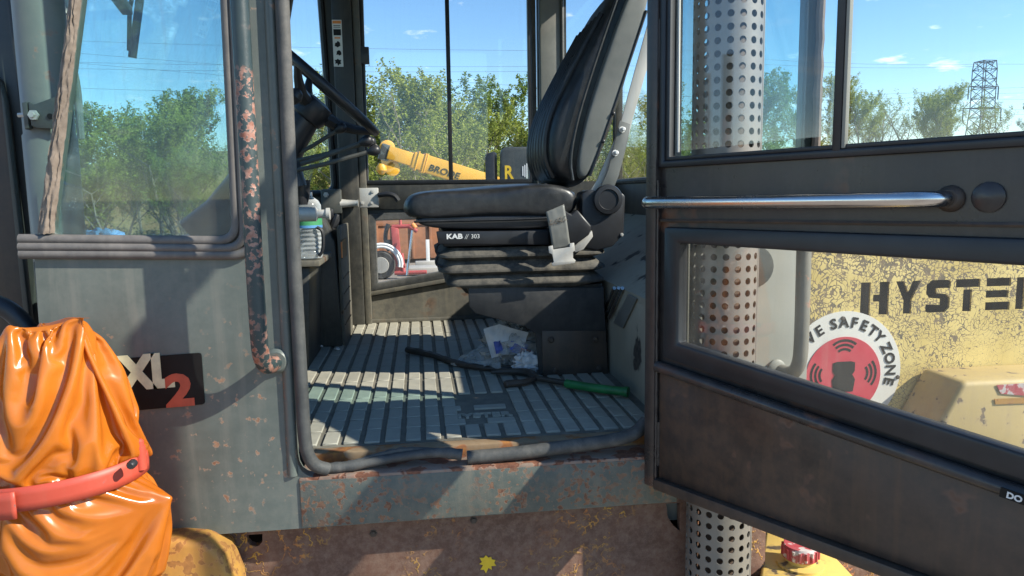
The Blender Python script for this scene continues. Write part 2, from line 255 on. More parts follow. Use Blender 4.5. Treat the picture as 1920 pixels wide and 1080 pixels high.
# ------------------------------------------------------------------ mesh helpers
WLOC = {}
def root(name, label, cat, loc=(0, 0, 0), group=None):
    o = bpy.data.objects.new(name, None); scn.collection.objects.link(o); o.location = loc; o.empty_display_size = 0.1
    o['label'] = label; o['category'] = cat
    if group: o['group'] = group
    WLOC[o.name] = Vector(loc); return o
class MB:
    def __init__(s): s.v = []; s.f = []
    def add(s, vs, fs):
        k = len(s.v); s.v += [Vector(p) for p in vs]; s.f += [tuple(i+k for i in f) for f in fs]; return s
    def box(s, a, b):
        (x0, y0, z0), (x1, y1, z1) = a, b
        return s.add([(x0,y0,z0),(x1,y0,z0),(x1,y1,z0),(x0,y1,z0),(x0,y0,z1),(x1,y0,z1),(x1,y1,z1),(x0,y1,z1)],
                     [(3,2,1,0),(4,5,6,7),(0,1,5,4),(1,2,6,5),(2,3,7,6),(3,0,4,7)])
    def obox(s, c, ax, ay, az):      # oriented box: centre and three half axes
        c, ax, ay, az = map(Vector, (c, ax, ay, az)); vs = []
        for k in (-1, 1):
            for i, j in ((-1,-1),(1,-1),(1,1),(-1,1)): vs.append(c+ax*i+ay*j+az*k)
        return s.add(vs, [(3,2,1,0),(4,5,6,7),(0,1,5,4),(1,2,6,5),(2,3,7,6),(3,0,4,7)])
    def prism(s, pts, vec):          # planar loop of 3D points pushed along vec
        n = len(pts); vec = Vector(vec); pts = [Vector(p) for p in pts]
        return s.add(pts+[p+vec for p in pts], [tuple(range(n)), tuple(range(2*n-1, n-1, -1))]+[(i, i+n, (i+1) % n+n, (i+1) % n) for i in range(n)])
    def ring(s, outer, inner, vec):  # frame between two loops of equal length
        n = len(outer); vec = Vector(vec); o = [Vector(p) for p in outer]; i_ = [Vector(p) for p in inner]
        vs = o+i_+[p+vec for p in o]+[p+vec for p in i_]; fs = []
        for k in range(n):
            q = (k+1) % n
            fs += [(k, q, n+q, n+k), (2*n+k, 3*n+k, 3*n+q, 2*n+q), (k, 2*n+k, 2*n+q, q), (n+k, n+q, 3*n+q, 3*n+k)]
        return s.add(vs, fs)
    def tube(s, path, r, seg=10, closed=False, flat=None):
        path = [Vector(p) for p in path]; n = len(path); k0 = len(s.v); prev = None
        if isinstance(r, (list, tuple)) and len(r) != n:
            rl = list(r); r = []
            for i in range(n):
                x = i/(n-1)*(len(rl)-1); j = min(int(x), len(rl)-2); r.append(rl[j]*(1-x+j)+rl[j+1]*(x-j))
        for i, p in enumerate(path):
            a = path[(i-1) % n] if (i > 0 or closed) else p; b = path[(i+1) % n] if (i < n-1 or closed) else p
            tdir = (b-a).normalized()
            if prev is None:
                ref = Vector((0, 0, 1)) if abs(tdir.z) < 0.9 else Vector((1, 0, 0)); nx = tdir.cross(ref).normalized()
            else: nx = (prev - tdir*prev.dot(tdir)).normalized()
            prev = nx; ny = tdir.cross(nx); rr = r[i] if isinstance(r, (list, tuple)) else r
            for j in range(seg):
                an = 2*math.pi*j/seg; s.v.append(p + nx*math.cos(an)*rr + ny*math.sin(an)*rr)
        for i in range(n if closed else n-1):
            for j in range(seg):
                a = k0+i*seg+j; b = k0+i*seg+(j+1) % seg; c = k0+((i+1) % n)*seg+(j+1) % seg; d = k0+((i+1) % n)*seg+j
                s.f.append((a, b, c, d))
        if not closed: s.f += [tuple(range(k0+seg-1, k0-1, -1)), tuple(range(k0+(n-1)*seg, k0+n*seg))]
        return s
    def lathe(s, prof, c, axis=(0, 0, 1), seg=24, caps=True):   # prof: (radius, along)
        c = Vector(c); ax = Vector(axis).normalized(); ref = Vector((0, 0, 1)) if abs(ax.z) < 0.9 else Vector((1, 0, 0))
        nx = ax.cross(ref).normalized(); ny = ax.cross(nx); k0 = len(s.v); n = len(prof)
        for r, h in prof:
            for j in range(seg):
                an = 2*math.pi*j/seg; s.v.append(c+ax*h+nx*math.cos(an)*r+ny*math.sin(an)*r)
        for i in range(n-1):
            for j in range(seg): s.f.append((k0+i*seg+j, k0+(i+1)*seg+j, k0+(i+1)*seg+(j+1) % seg, k0+i*seg+(j+1) % seg))
        if caps: s.f += [tuple(range(k0, k0+seg)), tuple(range(k0+n*seg-1, k0+(n-1)*seg-1, -1))]
        return s
    def plate(s, outer, holes, vec): # plane sheet with holes, pushed along vec
        bm = bmesh.new(); vec = Vector(vec); edges = []
        for loop in [outer]+holes:
            vs = [bm.verts.new(p) for p in loop]; edges += [bm.edges.new((vs[i], vs[(i+1) % len(vs)])) for i in range(len(vs))]
        bmesh.ops.triangle_fill(bm, use_beauty=True, edges=edges)
        bm.verts.index_update(); vs = [v.co.copy() for v in bm.verts]; fs = [tuple(v.index for v in f.verts) for f in bm.faces]; bm.free()
        n = len(vs); side = []; k = 0
        for loop in [outer]+holes:
            m = len(loop); side += [(k+i, k+(i+1) % m, k+(i+1) % m+n, k+i+n) for i in range(m)]; k += m
        return s.add(vs+[v+vec for v in vs], fs+[tuple(i+n for i in reversed(f)) for f in fs]+side)
    def grid(s, fn, nu, nv, wrap=False):
        k0 = len(s.v)
        for i in range(nv+1):
            for j in range(nu if wrap else nu+1): s.v.append(Vector(fn(j/nu, i/nv)))
        wd = nu if wrap else nu+1
        for i in range(nv):
            for j in range(nu): s.f.append((k0+i*wd+j, k0+i*wd+(j+1) % wd, k0+(i+1)*wd+(j+1) % wd, k0+(i+1)*wd+j))
        return s
    def build(s, name, mat, parent=None, bevel=0, seg=2, smooth=40, subsurf=0, label=None, kind=None, noise_amp=None, merge=0):
        me = bpy.data.meshes.new(name)
        off = WLOC.get(parent.name, Vector()) if parent else Vector()
        bm = bmesh.new(); vv = [bm.verts.new(p-off) for p in s.v]
        for f in s.f:
            try: bm.faces.new([vv[i] for i in f])
            except ValueError: pass
        if merge: bmesh.ops.remove_doubles(bm, verts=bm.verts[:], dist=merge)
        bmesh.ops.recalc_face_normals(bm, faces=bm.faces[:])
        if bevel:
            bm.edges.ensure_lookup_table()
            es = [e for e in bm.edges if len(e.link_faces) == 2 and e.calc_face_angle(0) > R(30)]
            bmesh.ops.bevel(bm, geom=es, offset=bevel, segments=seg, affect='EDGES', clamp_overlap=True, profile=0.5)
        if noise_amp:
            a, sc = noise_amp; bm.normal_update()
            for v in bm.verts: v.co += v.normal*a*noise.noise((v.co+off)*sc)
        bm.to_mesh(me); bm.free()
        if smooth:
            me.shade_smooth(); me.set_sharp_from_angle(angle=R(smooth))
        me.materials.append(MT[mat] if isinstance(mat, str) else mat)
        o = bpy.data.objects.new(name, me); scn.collection.objects.link(o)
        if parent: o.parent = parent
        WLOC[o.name] = off
        if subsurf: md = o.modifiers.new('s', 'SUBSURF'); md.levels = md.render_levels = subsurf
        if label: o['label'] = label
        if kind: o['kind'] = kind
        return o
def tag(o, label, cat, group=None, kind=None):
    o['label'] = label
    if cat: o['category'] = cat
    if group: o['group'] = group
    if kind: o['kind'] = kind
    return o
def rounded(pts, r, seg=5):        # round the corners of a 2D loop
    out = []; n = len(pts)
    for i in range(n):
        p = Vector(pts[i]).to_2d(); a = Vector(pts[i-1]).to_2d(); b = Vector(pts[(i+1) % n]).to_2d(); rr = r[i] if isinstance(r, (list, tuple)) else r
        da, db = (a-p), (b-p); rr = min(rr, da.length*0.45, db.length*0.45)
        p0 = p+da.normalized()*rr; p1 = p+db.normalized()*rr
        for k in range(seg+1):
            t = k/seg; out.append(p0*(1-t)**2 + p*2*t*(1-t) + p1*t*t)
    return out
def smoothpath(pts, it=2):
    pts = [Vector(p) for p in pts]
    for _ in range(it):
        q = [pts[0]]
        for i in range(len(pts)-1): q += [pts[i]*0.75+pts[i+1]*0.25, pts[i]*0.25+pts[i+1]*0.75]
        q.append(pts[-1]); pts = q
    return pts
def text(s, size, to3d, depth=0.0015, align='LEFT', shear=0.0, xs=1.0, bold=0.0):   # words as a thin raised mesh; to3d(u, v, w)
    cu = bpy.data.curves.new('lettering', 'FONT'); cu.body = s; cu.size = size; cu.extrude = depth/2; cu.align_x = align; cu.shear = shear; cu.offset = bold; cu.resolution_u = 3
    o = bpy.data.objects.new('lettering', cu); scn.collection.objects.link(o)
    dg = bpy.context.evaluated_depsgraph_get(); me = o.evaluated_get(dg).to_mesh()
    m = MB().add([to3d(v.co.x*xs, v.co.y, v.co.z+depth/2) for v in me.vertices], [tuple(p.vertices) for p in me.polygons])
    o.evaluated_get(dg).to_mesh_clear(); bpy.data.objects.remove(o); bpy.data.curves.remove(cu); return m
def xz(pts, Y): return [Vector((p[0], Y, p[1])) for p in pts]
def pxl(pts, Y):                   # photo pixels on the plane at depth Y -> (x, z)
    o = []
    for p in pts:
        q = PY(p[0], p[1], Y); o.append((q.x, q.z))
    return o
def bolt(c, axis, r, h, parent, mat='zinc', name='bolt'):
    return MB().lathe([(r*1.5, 0), (r*1.5, h*0.25), (r, h*0.25), (r, h*0.95), (r*0.7, h)], c, axis, 6).build(name, mat, parent, smooth=25)

# ================================================================== THE SETTING
def ground_mat():
    m, t, b = mk('gravel_yard')
    n1 = tnoise(t, 0.25, 6, 0.6); n2 = tnoise(t, 9, 6, 0.7)
    c = tmix(t, trange(t, n1, 0.35, 0.65), (0.20, 0.17, 0.14), (0.33, 0.30, 0.26)); c = tmix(t, trange(t, n2, 0.4, 0.7, 0, 0.5), c, (0.14, 0.12, 0.10))
    t.links.new(c, b.inputs['Base Color']); b.inputs['Roughness'].default_value = 0.9; tbump(t, b, n2, 0.5, 0.02); return m
def bank_mat():
    m, t, b = mk('sandy_bank_with_dry_grass')
    n1 = tnoise(t, 0.12, 6, 0.65); n2 = tnoise(t, 1.2, 6, 0.7)
    c = tmix(t, trange(t, n1, 0.4, 0.6), (0.34, 0.20, 0.10), (0.24, 0.22, 0.07)); c = tmix(t, trange(t, n2, 0.4, 0.7, 0, 0.7), c, (0.13, 0.14, 0.04))
    t.links.new(c, b.inputs['Base Color']); b.inputs['Roughness'].default_value = 0.95; return m
gm = MB()
gm.grid(lambda u, v: ((u-0.5)*1600, (v-0.5)*1600, 0.0), 40, 40).build('ground', ground_mat(), None, smooth=0, kind='structure')
def bankf(u, v):        # a long sandy embankment curving round the yard
    a = R(-75) + u*R(165); d = 46 + 60*v
    hgt = 4.6*min(1, max(0, (v)/0.16))**0.8
    hgt += 1.5*noise.noise(Vector((u*14, v*3, 0.3)))*min(1, v*5) - (0.6 if v == 0 else 0)
    return (math.sin(a)*d, -1.5+math.cos(a)*d, hgt)
MB().grid(bankf, 160, 26).build('hillside', bank_mat(), None, smooth=60, kind='structure')

# ================================================================== THE FORKLIFT
FL = root('forklift', 'weathered grey forklift cab with yellow hood, its dark door swung open', 'forklift', (0, 0.9, 0))
XF, XH, XR, WID, ZF, ZR = -0.768, 0.505, 0.92, 1.8, 1.426, 3.02
TH = 0.028
# near side sheet: panel, window hole, door opening
PA, PB = PY(78, 440, 0), PY(134, 0, 0); ASL = (PB.x-PA.x)/(PB.z-PA.z)
def AX(z): return PA.x+(z-PA.z)*ASL
win = [(AX(1.928)+0.016, 1.928), (-0.366, 1.912), (-0.352, 2.93), (AX(2.93)+0.016, 2.93)]
opn = [(-0.274, 1.402), (0.507, 1.402), (0.507, 2.93), (-0.262, 2.93)]
outer = [(XF, 1.291), (0.565, 1.291), (0.565, ZR), (-0.66, ZR), (-0.752, 1.93)]
outr = [(XF, 1.291), (0.565, 1.291), (0.565, ZR), (AX(ZR), ZR), (AX(1.93), 1.93), (-0.752, 1.906)]
pan = MB().plate(xz(outr, 0.0), [xz(rounded(win, 0.03), 0.0), xz(rounded(opn, [0.05, 0.02, 0.05, 0.05]), 0.0)], (0, TH, 0)).build('cab_side_panel', 'slate', FL, smooth=30)
# rounded return of the front post towards the door opening
MB().tube([Vector((-0.284, 0.004, 1.41)), Vector((-0.272, 0.004, 2.9))], 0.012, 10).build('post_edge', 'slate', pan)
# sill sheet: lower strip stands proud and turns in as a ledge
MB().box((-0.27, -0.004, 1.2935), (0.563, 0.0, 1.398)).build('sill_face', 'slate_rust', pan, bevel=0.0015)
MB().box((-0.272, -0.003, 1.388), (0.563, 0.098, 1.4045)).build('sill_ledge', 'rust_top', pan, bevel=0.004)
MB().box((-0.252, 0.075, 1.40), (0.53, 0.112, 1.428)).build('threshold_strip', 'wood', pan, bevel=0.004, noise_amp=(0.003, 9))
# weld bead on the post beside the seal
wb = [Vector((-0.292+0.0112*(z-1.42)+0.0012*noise.noise(Vector((0, 0, z*60))), -0.002, z)) for z in [1.42+i*0.0125 for i in range(118)]]
MB().tube(wb, [0.0022+0.0016*abs(noise.noise(Vector((3, 0, p.z*75)))) for p in wb], 6).build('weld_bead', 'slate_rust', pan)
# inside of the panel, front wall and dash (below the windscreen)
MB().box((XF+0.004, TH+0.002, 1.30), (-0.30, TH+0.03, 1.90)).build('inner_lining', 'inner', pan, bevel=0.004)
fw = MB().box((XF-0.003, 0.030, 1.292), (XF+0.03, WID-0.03, 1.88)).build('front_wall', 'inner', FL, bevel=0.004)
MB().box((XF+0.035, 0.06, 1.845), (-0.50, WID-0.08, 1.875)).build('dash_shelf', 'inner_dusty', fw, bevel=0.008)
# windscreen in the leaning front plane, far post and wiper
def FW(y, z, o=0.0): return Vector((AX(z)+0.004+o, y, z))
ws = MB().plate([FW(0.03, 1.885), FW(WID-0.03, 1.885), FW(WID-0.03, 2.98), FW(0.03, 2.98)], [], (0.005, 0, 0)).build('windscreen', 'glass_front', FL, smooth=0)
MB().obox(FW(WID-0.02, 2.45), (0.022, 0, 0), (0, 0.028, 0), (ASL*0.54, 0, 0.54)).build('screen_post', 'inner', ws, bevel=0.006)
MB().tube([FW(0.02, 1.9), FW(0.02, 2.98)], 0.010, 8).build('screen_seal', 'rubber', ws)
def FWP(x, y):      # pixel on the leaning windscreen, just outside it
    d = ray(x, y); n_ = Vector((1, 0, -ASL)); q0 = FW(0, 2.0, -0.02); return C0+d*((q0-C0).dot(n_)/d.dot(n_))
wp = [FWP(248, 108), FWP(262, 0), FWP(270, -60)]
MB().tube(wp, 0.010, 8).build('wiper_arm', 'black', ws)
MB().tube([FWP(242, 95), FWP(243, 20), FWP(252, -30)], 0.005, 6).build('wiper_blade', 'black', ws)
MB().obox(FWP(225, 2), (0.0, 0.04, -0.012), (0.012, 0, 0), (0, 0, 0.01)).build('wiper_motor', 'black', ws, bevel=0.003)
# side window glass, ribbed rubber frame, split sealant
sw = MB().plate(xz([(AX(1.922)+0.012, 1.922), (-0.368, 1.908), (-0.354, 2.925), (AX(2.925)+0.012, 2.925)], 0.006), [], (0, 0.005, 0)).build('side_window', 'glass_front', FL, smooth=0)
def wpath(off, y): 
    pts = rounded([(-0.352+off, 2.93), (-0.366+off, 1.912-off*0.9), (-0.775, 1.928-off*0.9)], [0, 0.05, 0], 8)
    return xz([p for p in pts][6:], y)
fr = [(-0.355, 2.93)]
def wseal(off, r, nm, y):
    a = Vector((-0.350+off, y, 2.93)); b = Vector((-0.366+off, y, 1.912-off)); c = Vector((-0.775, y, 1.926-off))
    pts = [a, a.lerp(b, 0.5)]; 
    for k in range(9):
        t = k/8; p0 = b+(a-b).normalized()*0.04; p1 = b+(c-b).normalized()*0.04
        pts.append(p0*(1-t)**2+b*2*t*(1-t)+p1*t*t)
    pts += [b.lerp(c, 0.5), c]
    MB().tube(pts, r, 10).build(nm, 'seal', sw)
wseal(0.000, 0.010, 'window_rubber', -0.002); wseal(0.015, 0.009, 'window_rubber', -0.006); wseal(0.029, 0.0105, 'window_rubber', -0.004)
def sealf(u, v):
    p = PY(86+61*v+2*noise.noise(Vector((1, v*6, 0))), 438-v*470, -0.004); wdt = 0.031-0.010*v
    x = p.x - 0.004 + (u-0.35)*wdt + 0.0012*noise.noise(Vector((u*3, v*40, 2)))
    return (x, -0.004-0.009*math.sin(u*math.pi)-0.006*abs(math.sin(u*9+3.2*noise.noise(Vector((u*2, v*7, 3)))))*(0.4+0.8*abs(noise.noise(Vector((u*3, v*12, 8)))))-0.002*noise.noise(Vector((u*9, v*40, 5))), p.z+0.004*noise.noise(Vector((u*8, v*3, 9))))
MB().grid(sealf, 16, 130).build('split_sealant', 'sealant', sw, smooth=50)
# grab bar
def gb(x, y): return PY(x, y, -0.095)
gpts = [PY(446, -60, -0.09), PY(456, 120, -0.09), PY(468, 330, -0.09), PY(478, 520, -0.09), PY(484, 610, -0.09), PY(488, 668, -0.075), PY(500, 690, -0.045), PY(518, 678, 0.0)]
bar = MB().tube(smoothpath(gpts, 3), 0.0165, 14).build('grab_bar', 'bar', FL)
MB().lathe([(0.026, 0), (0.026, 0.006), (0.020, 0.012)], PY(519, 676, 0.0), (0, -1, 0), 18).build('bar_flange', 'slate', bar)
# XL2 plate
def decal(m, px, py): return PY(px, py, 0)
e0 = PY(300, 669, 0); 
em = MB().prism(xz(rounded([(PY(225, 672, 0).x, PY(225, 672, 0).z), (PY(378, 660, 0).x, PY(378, 661, 0).z), (PY(385, 758, 0).x, PY(385, 757, 0).z), (PY(225, 772, 0).x, PY(225, 772, 0).z)], 0.006, 3), -0.0005), (0, -0.0025, 0)).build('emblem_plate', 'decal_black', pan, smooth=30)
def EM(px, py): 
    o = PY(px, py, 0); return lambda u, v, q: Vector((o.x+u, -0.0031-q, o.z+v+u*0.04))
text('XL', 0.092, EM(232, 728), 0.001, xs=0.88, bold=0.0055).build('lettering', 'cream', pan, smooth=0)
text('2', 0.090, EM(314, 760), 0.0016, xs=1.20, bold=0.004).build('lettering', 'decal_red', pan, smooth=0)
# door opening rubber, split along the sill
rp = [PY(527, -40, -0.008), PY(540, 250, -0.008), PY(552, 500, -0.008), PY(566, 740, -0.008), PY(570, 815, -0.008), PY(576, 852, -0.006), PY(590, 874, 0.0), PY(615, 880, 0.01)]
rs = MB().tube(smoothpath(rp, 3), 0.0140, 12).build('opening_rubber', 'rubber', FL)
q = smoothpath([PY(606, 879, 0.015), PY(660, 874, 0.02), PY(720, 862, 0.022), PY(780, 852, 0.022), PY(830, 848, 0.022), PY(866, 853, 0.02)], 3)
MB().tube(q, [0.014-0.004*math.sin(math.pi*i/(len(q)-1))+0.003*noise.noise(Vector((i*0.3, 0, 0))) for i in range(len(q))], 10).build('sill_rubber', 'rubber', rs)
q = smoothpath([PY(655, 872, 0.028), PY(700, 856, 0.032), PY(740, 846, 0.036), PY(780, 842, 0.034), PY(830, 846, 0.03)], 3)
MB().tube(q, [0.006+0.005*abs(noise.noise(Vector((i*0.25, 4, 0)))) for i in range(len(q))], 8).build('torn_rubber_flap', 'rubber', rs)
q = smoothpath([PY(876, 858, 0.02), PY(960, 851, 0.02), PY(1060, 838, 0.02), PY(1150, 826, 0.022), PY(1192, 814, 0.03), PY(1212, 790, 0.045)], 3)
MB().tube(q, 0.0155, 12).build('sill_rubber', 'rubber', rs)

# floor, mat and its tread blocks
fl = MB().box((XF+0.03, 0.10, 1.36), (0.60, WID-0.02, ZF-0.008)).build('cab_floor', 'inner', FL)
mat = MB().plate([(-0.46, 0.114, ZF-0.004), (0.585, 0.114, ZF-0.004), (0.585, WID-0.03, ZF-0.004), (-0.46, WID-0.03, ZF-0.004)], [], (0, 0, 0.006)).build('floor_mat', 'mat', FL, smooth=0)
rows = [0.122, 0.215, 0.300, 0.385, 0.500, 0.690, 0.885, 1.08, 1.275, 1.44, 1.60, 1.755]
PITCHX = 0.0475; protos = {}
logo0, logo1 = PZ(820, 800, ZF), PZ(955, 738, ZF)
for ri in range(len(rows)-1):
    y0, y1 = rows[ri]+0.0035, rows[ri+1]-0.0035
    for ci in range(-9, 12):
        x0 = ci*PITCHX; x1 = x0+PITCHX*0.74
        if x0 < -0.45 or x1 > 0.58: continue
        if ri < 4 and ri > 0 and 0.055 < x0 < 0.215: continue
        key = ri
        if key not in protos:
            o = MB().box((0, 0, 0), (PITCHX*0.74, y1-y0, 0.0065)).build('tread_block', 'block', None, bevel=0.0018, seg=1); protos[key] = o
        else:
            o = protos[key].copy(); scn.collection.objects.link(o)
        o.parent = mat; o.location = (x0+random.uniform(-.0006, .0006), y0-0.9, ZF+0.0015-random.random()*0.0012)
for (xa, xb, ya, yb) in ((0.065, 0.10, 0.222, 0.262), (0.155, 0.225, 0.222, 0.258), (0.06, 0.095, 0.345, 0.38), (0.13, 0.215, 0.345, 0.378)):
    MB().box((xa, ya, ZF+0.001), (xb, yb, ZF+0.007)).build('tread_block', 'block', mat, bevel=0.0015, seg=1)
text('HYSTER', 0.046, lambda u, v, q: Vector((0.060+u, 0.276+v*1.0, ZF+0.002+q*3)), 0.0015, bold=0.0015).build('mat_lettering', 'block', mat, smooth=0)

# rear of the cab: upright, sloping shelf, back wall, quarter sheet and glass
rear = MB().box((0.585, 0.12, 1.36), (0.605, WID-0.02, 1.715)).build('rear_wall', 'tan', FL, bevel=0.003, noise_amp=(0.004, 6))
MB().plate([(0.585, 0.12, 1.716), (0.90, 0.12, 1.90), (0.90, WID-0.02, 1.90), (0.585, WID-0.02, 1.716)], [], (0, 0, -0.02)).build('rear_shelf', 'tan', rear, smooth=0)
MB().box((0.90, 0.12, 1.88), (0.925, WID-0.02, 2.035)).build('back_panel', 'inner', rear, bevel=0.004)
MB().tube([(0.899, 0.14, 2.04), (0.899, WID-0.04, 2.04)], 0.012, 8).build('back_window_rubber', 'rubber', rear)
rwm = MB().plate([(0.912, 0.14, 2.036), (0.912, WID-0.04, 2.036), (0.912, WID-0.04, 2.95), (0.912, 0.14, 2.95)], [], (0.005, 0, 0)).build('back_window', 'glass_far', FL, smooth=0)
MB().box((0.895, WID-0.045, 2.03), (0.93, WID-0.0, 3.0)).build('window_post', 'inner', rwm, bevel=0.005)
MB().box((0.895, 0.10, 2.045), (0.928, 0.135, 3.0)).build('window_post', 'inner', rwm, bevel=0.005)
quarter = MB().box((0.566, 0.095, 1.20), (0.925, 0.117, 2.03)).build('rear_quarter_panel', 'beige', FL, bevel=0.004)
MB().box((0.575, 0.10, 2.032), (0.92, 0.106, 2.98)).build('quarter_window', 'glass_teal', quarter, smooth=0)
qs = [Vector((0.926+0.003*noise.noise(Vector((0, 0, z*25))), 0.094, z)) for z in [2.035+i*0.03 for i in range(31)]]
MB().tube(qs, [0.010+0.003*noise.noise(Vector((7, 0, p.z*30))) for p in qs], 8).build('quarter_rubber', 'sealant', quarter)
MB().lathe([(0.050, 0), (0.050, 0.003), (0.044, 0.004)], PY(1412, 500, 0.094), (0, -1, 0), 24).build('access_plug', 'dark_olive', quarter)
qb = [PY(1512, 250, 0.02), PY(1508, 460, 0.02), PY(1502, 620, 0.02), PY(1500, 680, 0.03), PY(1488, 700, 0.06), PY(1470, 697, 0.092)]
qb = [PY(1511, 340, 0.03), PY(1507, 480, 0.03), PY(1503, 640, 0.03), PY(1499, 685, 0.035), PY(1484, 703, 0.06), PY(1458, 692, 0.097)]
qbar = MB().tube(smoothpath(qb, 3), 0.0165, 12).build('rear_grab_bar', 'cyl', quarter)
MB().lathe([(0.022, 0), (0.022, 0.006), (0.016, 0.010)], PY(1455, 690, 0.094), (0, -1, 0), 16).build('bar_flange', 'beige', quarter)

# roof and far side structure
MB().box((AX(ZR)-0.02, -0.01, ZR), (0.95, WID+0.02, ZR+0.05)).build('roof', 'inner', FL, bevel=0.015)
fy = WID
far = MB()
o_ = [(XF, 1.291), (0.93, 1.291), (0.93, ZR-0.002), (AX(ZR), ZR-0.002), (AX(1.93), 1.93)]
fa, fb2 = PY(628, 362, fy-0.03), PY(602, 40, fy-0.03)
fwin = [(AX(fa.z)+0.04, fa.z), (fa.x, fa.z), (fb2.x, 2.93), (AX(2.93)+0.04, 2.93)]
fdoor = [(-0.258, 1.428), (0.545, 1.428), (0.545, 2.93), (-0.25, 2.93)]
fq = [(0.675, 2.045), (0.895, 2.045), (0.895, 2.93), (0.675, 2.93)]
far.plate(xz(o_, fy-0.03), [xz(rounded(fwin, 0.05), fy-0.03), xz(fdoor, fy-0.03), xz(rounded(fq, 0.02), fy-0.03)], (0, 0.03, 0))
fs = far.build('far_side_panel', 'inner', FL, smooth=30)
fws = [(p[0], p[1]) for p in rounded(fwin, 0.05)]
MB().tube(xz(fws, fy-0.034), 0.014, 8, closed=True).build('window_rubber', 'black', fs)
MB().plate(xz(fwin, fy-0.012), [], (0, 0.005, 0)).build('side_pane', 'glass_far', fs, smooth=0)
MB().plate(xz(fq, fy-0.012), [], (0, 0.005, 0)).build('quarter_pane', 'glass_far', fs, smooth=0)
# far post: box section with channel, warning sticker, catch and striker
pl_, pr_ = PY(634, 300, fy-0.10).x, PY(671, 300, fy-0.10).x
MB().box((pl_, fy-0.10, 1.43), (pr_, fy-0.032, 2.95)).build('door_post', 'inner', fs, bevel=0.008)
MB().box((pr_+0.002, fy-0.085, 1.43), (pr_+0.030, fy-0.034, 2.95)).build('post_channel', 'inner_dusty', fs, bevel=0.003)
MB().box((pr_+0.032, fy-0.060, 1.43), (-0.2655, fy-0.034, 2.95)).build('post_channel', 'inner', fs, bevel=0.003)
MB().box((0.548, fy-0.085, 1.43), (0.655, fy-0.032, 2.95)).build('rear_post', 'vinyl_grey', fs, bevel=0.006)
MB().tube([(0.645, fy-0.09, 1.9), (0.645, fy-0.09, 2.95)], 0.007, 6).build('post_rubber', 'rubber', fs)
sy = fy-0.1045
a = PY(622, 37, sy); b = PY(644, 125, sy)
st = MB().box((a.x, sy, b.z), (b.x, sy+0.003, a.z)).build('warning_sticker', 'white', fs)
def stick(fx0, fx1, f0, f1, mt):
    MB().box((a.x+(b.x-a.x)*fx0, sy-0.001, a.z+(b.z-a.z)*f1), (a.x+(b.x-a.x)*fx1, sy, a.z+(b.z-a.z)*f0)).build('sticker_print', mt, fs)
stick(0.06, 0.94, 0.02, 0.08, 'orange_print'); stick(0.12, 0.9, 0.20, 0.33, 'decal_black')
for k in range(2): stick(0.14, 0.86, 0.115+k*0.035, 0.128+k*0.035, 'decal_black')
def blob(cx, cz, r, seedv):
    c = Vector((a.x+(b.x-a.x)*cx, sy-0.0006, a.z+(b.z-a.z)*cz)); pts = []
    for k in range(12):
        an = k*math.pi/6; rr = r*(0.65+0.5*noise.noise(Vector((seedv, k*1.7, 0)))+0.2*(k % 2)); pts.append(c+Vector((math.cos(an)*rr, 0, math.sin(an)*rr)))
    MB().prism(pts, (0, -0.0008, 0)).build('sticker_picture', 'decal_black', fs, smooth=0)
blob(0.5, 0.52, 0.016, 1); blob(0.6, 0.71, 0.015, 5); blob(0.45, 0.90, 0.016, 9); stick(0.2, 0.8, 0.37, 0.40, 'orange_print')
# far door
fd = MB()
dl, dr_, dz0, dz1, yy = -0.262, 0.535, 1.44, 2.92, fy-0.052
upw = [(-0.232, 2.045), (0.515, 2.04), (0.515, 2.89), (-0.222, 2.89)]
low = [(-0.205, 1.592), (0.505, 1.70), (0.505, 1.905), (-0.205, 1.905)]
fd.plate(xz([(dl, dz0), (dr_, dz0), (dr_, dz1), (dl+0.01, dz1)], yy), [xz(upw, yy), xz(rounded(low, 0.012, 3), yy)], (0, 0.035, 0))
FD = fd.build('far_door', 'inner', FL, smooth=30)
MB().ring(xz(upw, yy-0.012), xz([(-0.212, 2.063), (0.497, 2.058), (0.497, 2.872), (-0.202, 2.872)], yy-0.012), (0, 0.03, 0)).build('window_rubber', 'black', FD, bevel=0.003)
lowi = [(-0.188, 1.612), (0.49, 1.718), (0.49, 1.888), (-0.188, 1.888)]
MB().ring(xz([(-0.222, 1.572), (0.52, 1.684), (0.52, 1.92), (-0.222, 1.92)], yy-0.014), xz(lowi, yy-0.014), (0, 0.03, 0)).build('window_rubber', 'rubber', FD, bevel=0.005)
MB().plate(xz(upw, yy+0.012), [], (0, 0.005, 0)).build('upper_pane', 'glass_far', FD, smooth=0)
MB().plate(xz(low, yy+0.012), [], (0, 0.005, 0)).build('lower_pane', 'glass_far', FD, smooth=0)
m0, m1 = PY(846, 338, yy), PY(838, 0, yy)
m1 = m0+(m1-m0)*1.05
MB().prism([m0+Vector((-0.009, 0, 0)), m0+Vector((0.009, 0, 0)), m1+Vector((0.009, 0, 0)), m1+Vector((-0.009, 0, 0))], (0, 0.022, 0)).build('sliding_mullion', 'black', FD, bevel=0.002)
MB().box((-0.230, yy-0.03, PY(684, 122, yy).z), (-0.186, yy-0.013, PY(684, 90, yy).z)).build('window_catch', 'black', FD, bevel=0.003)
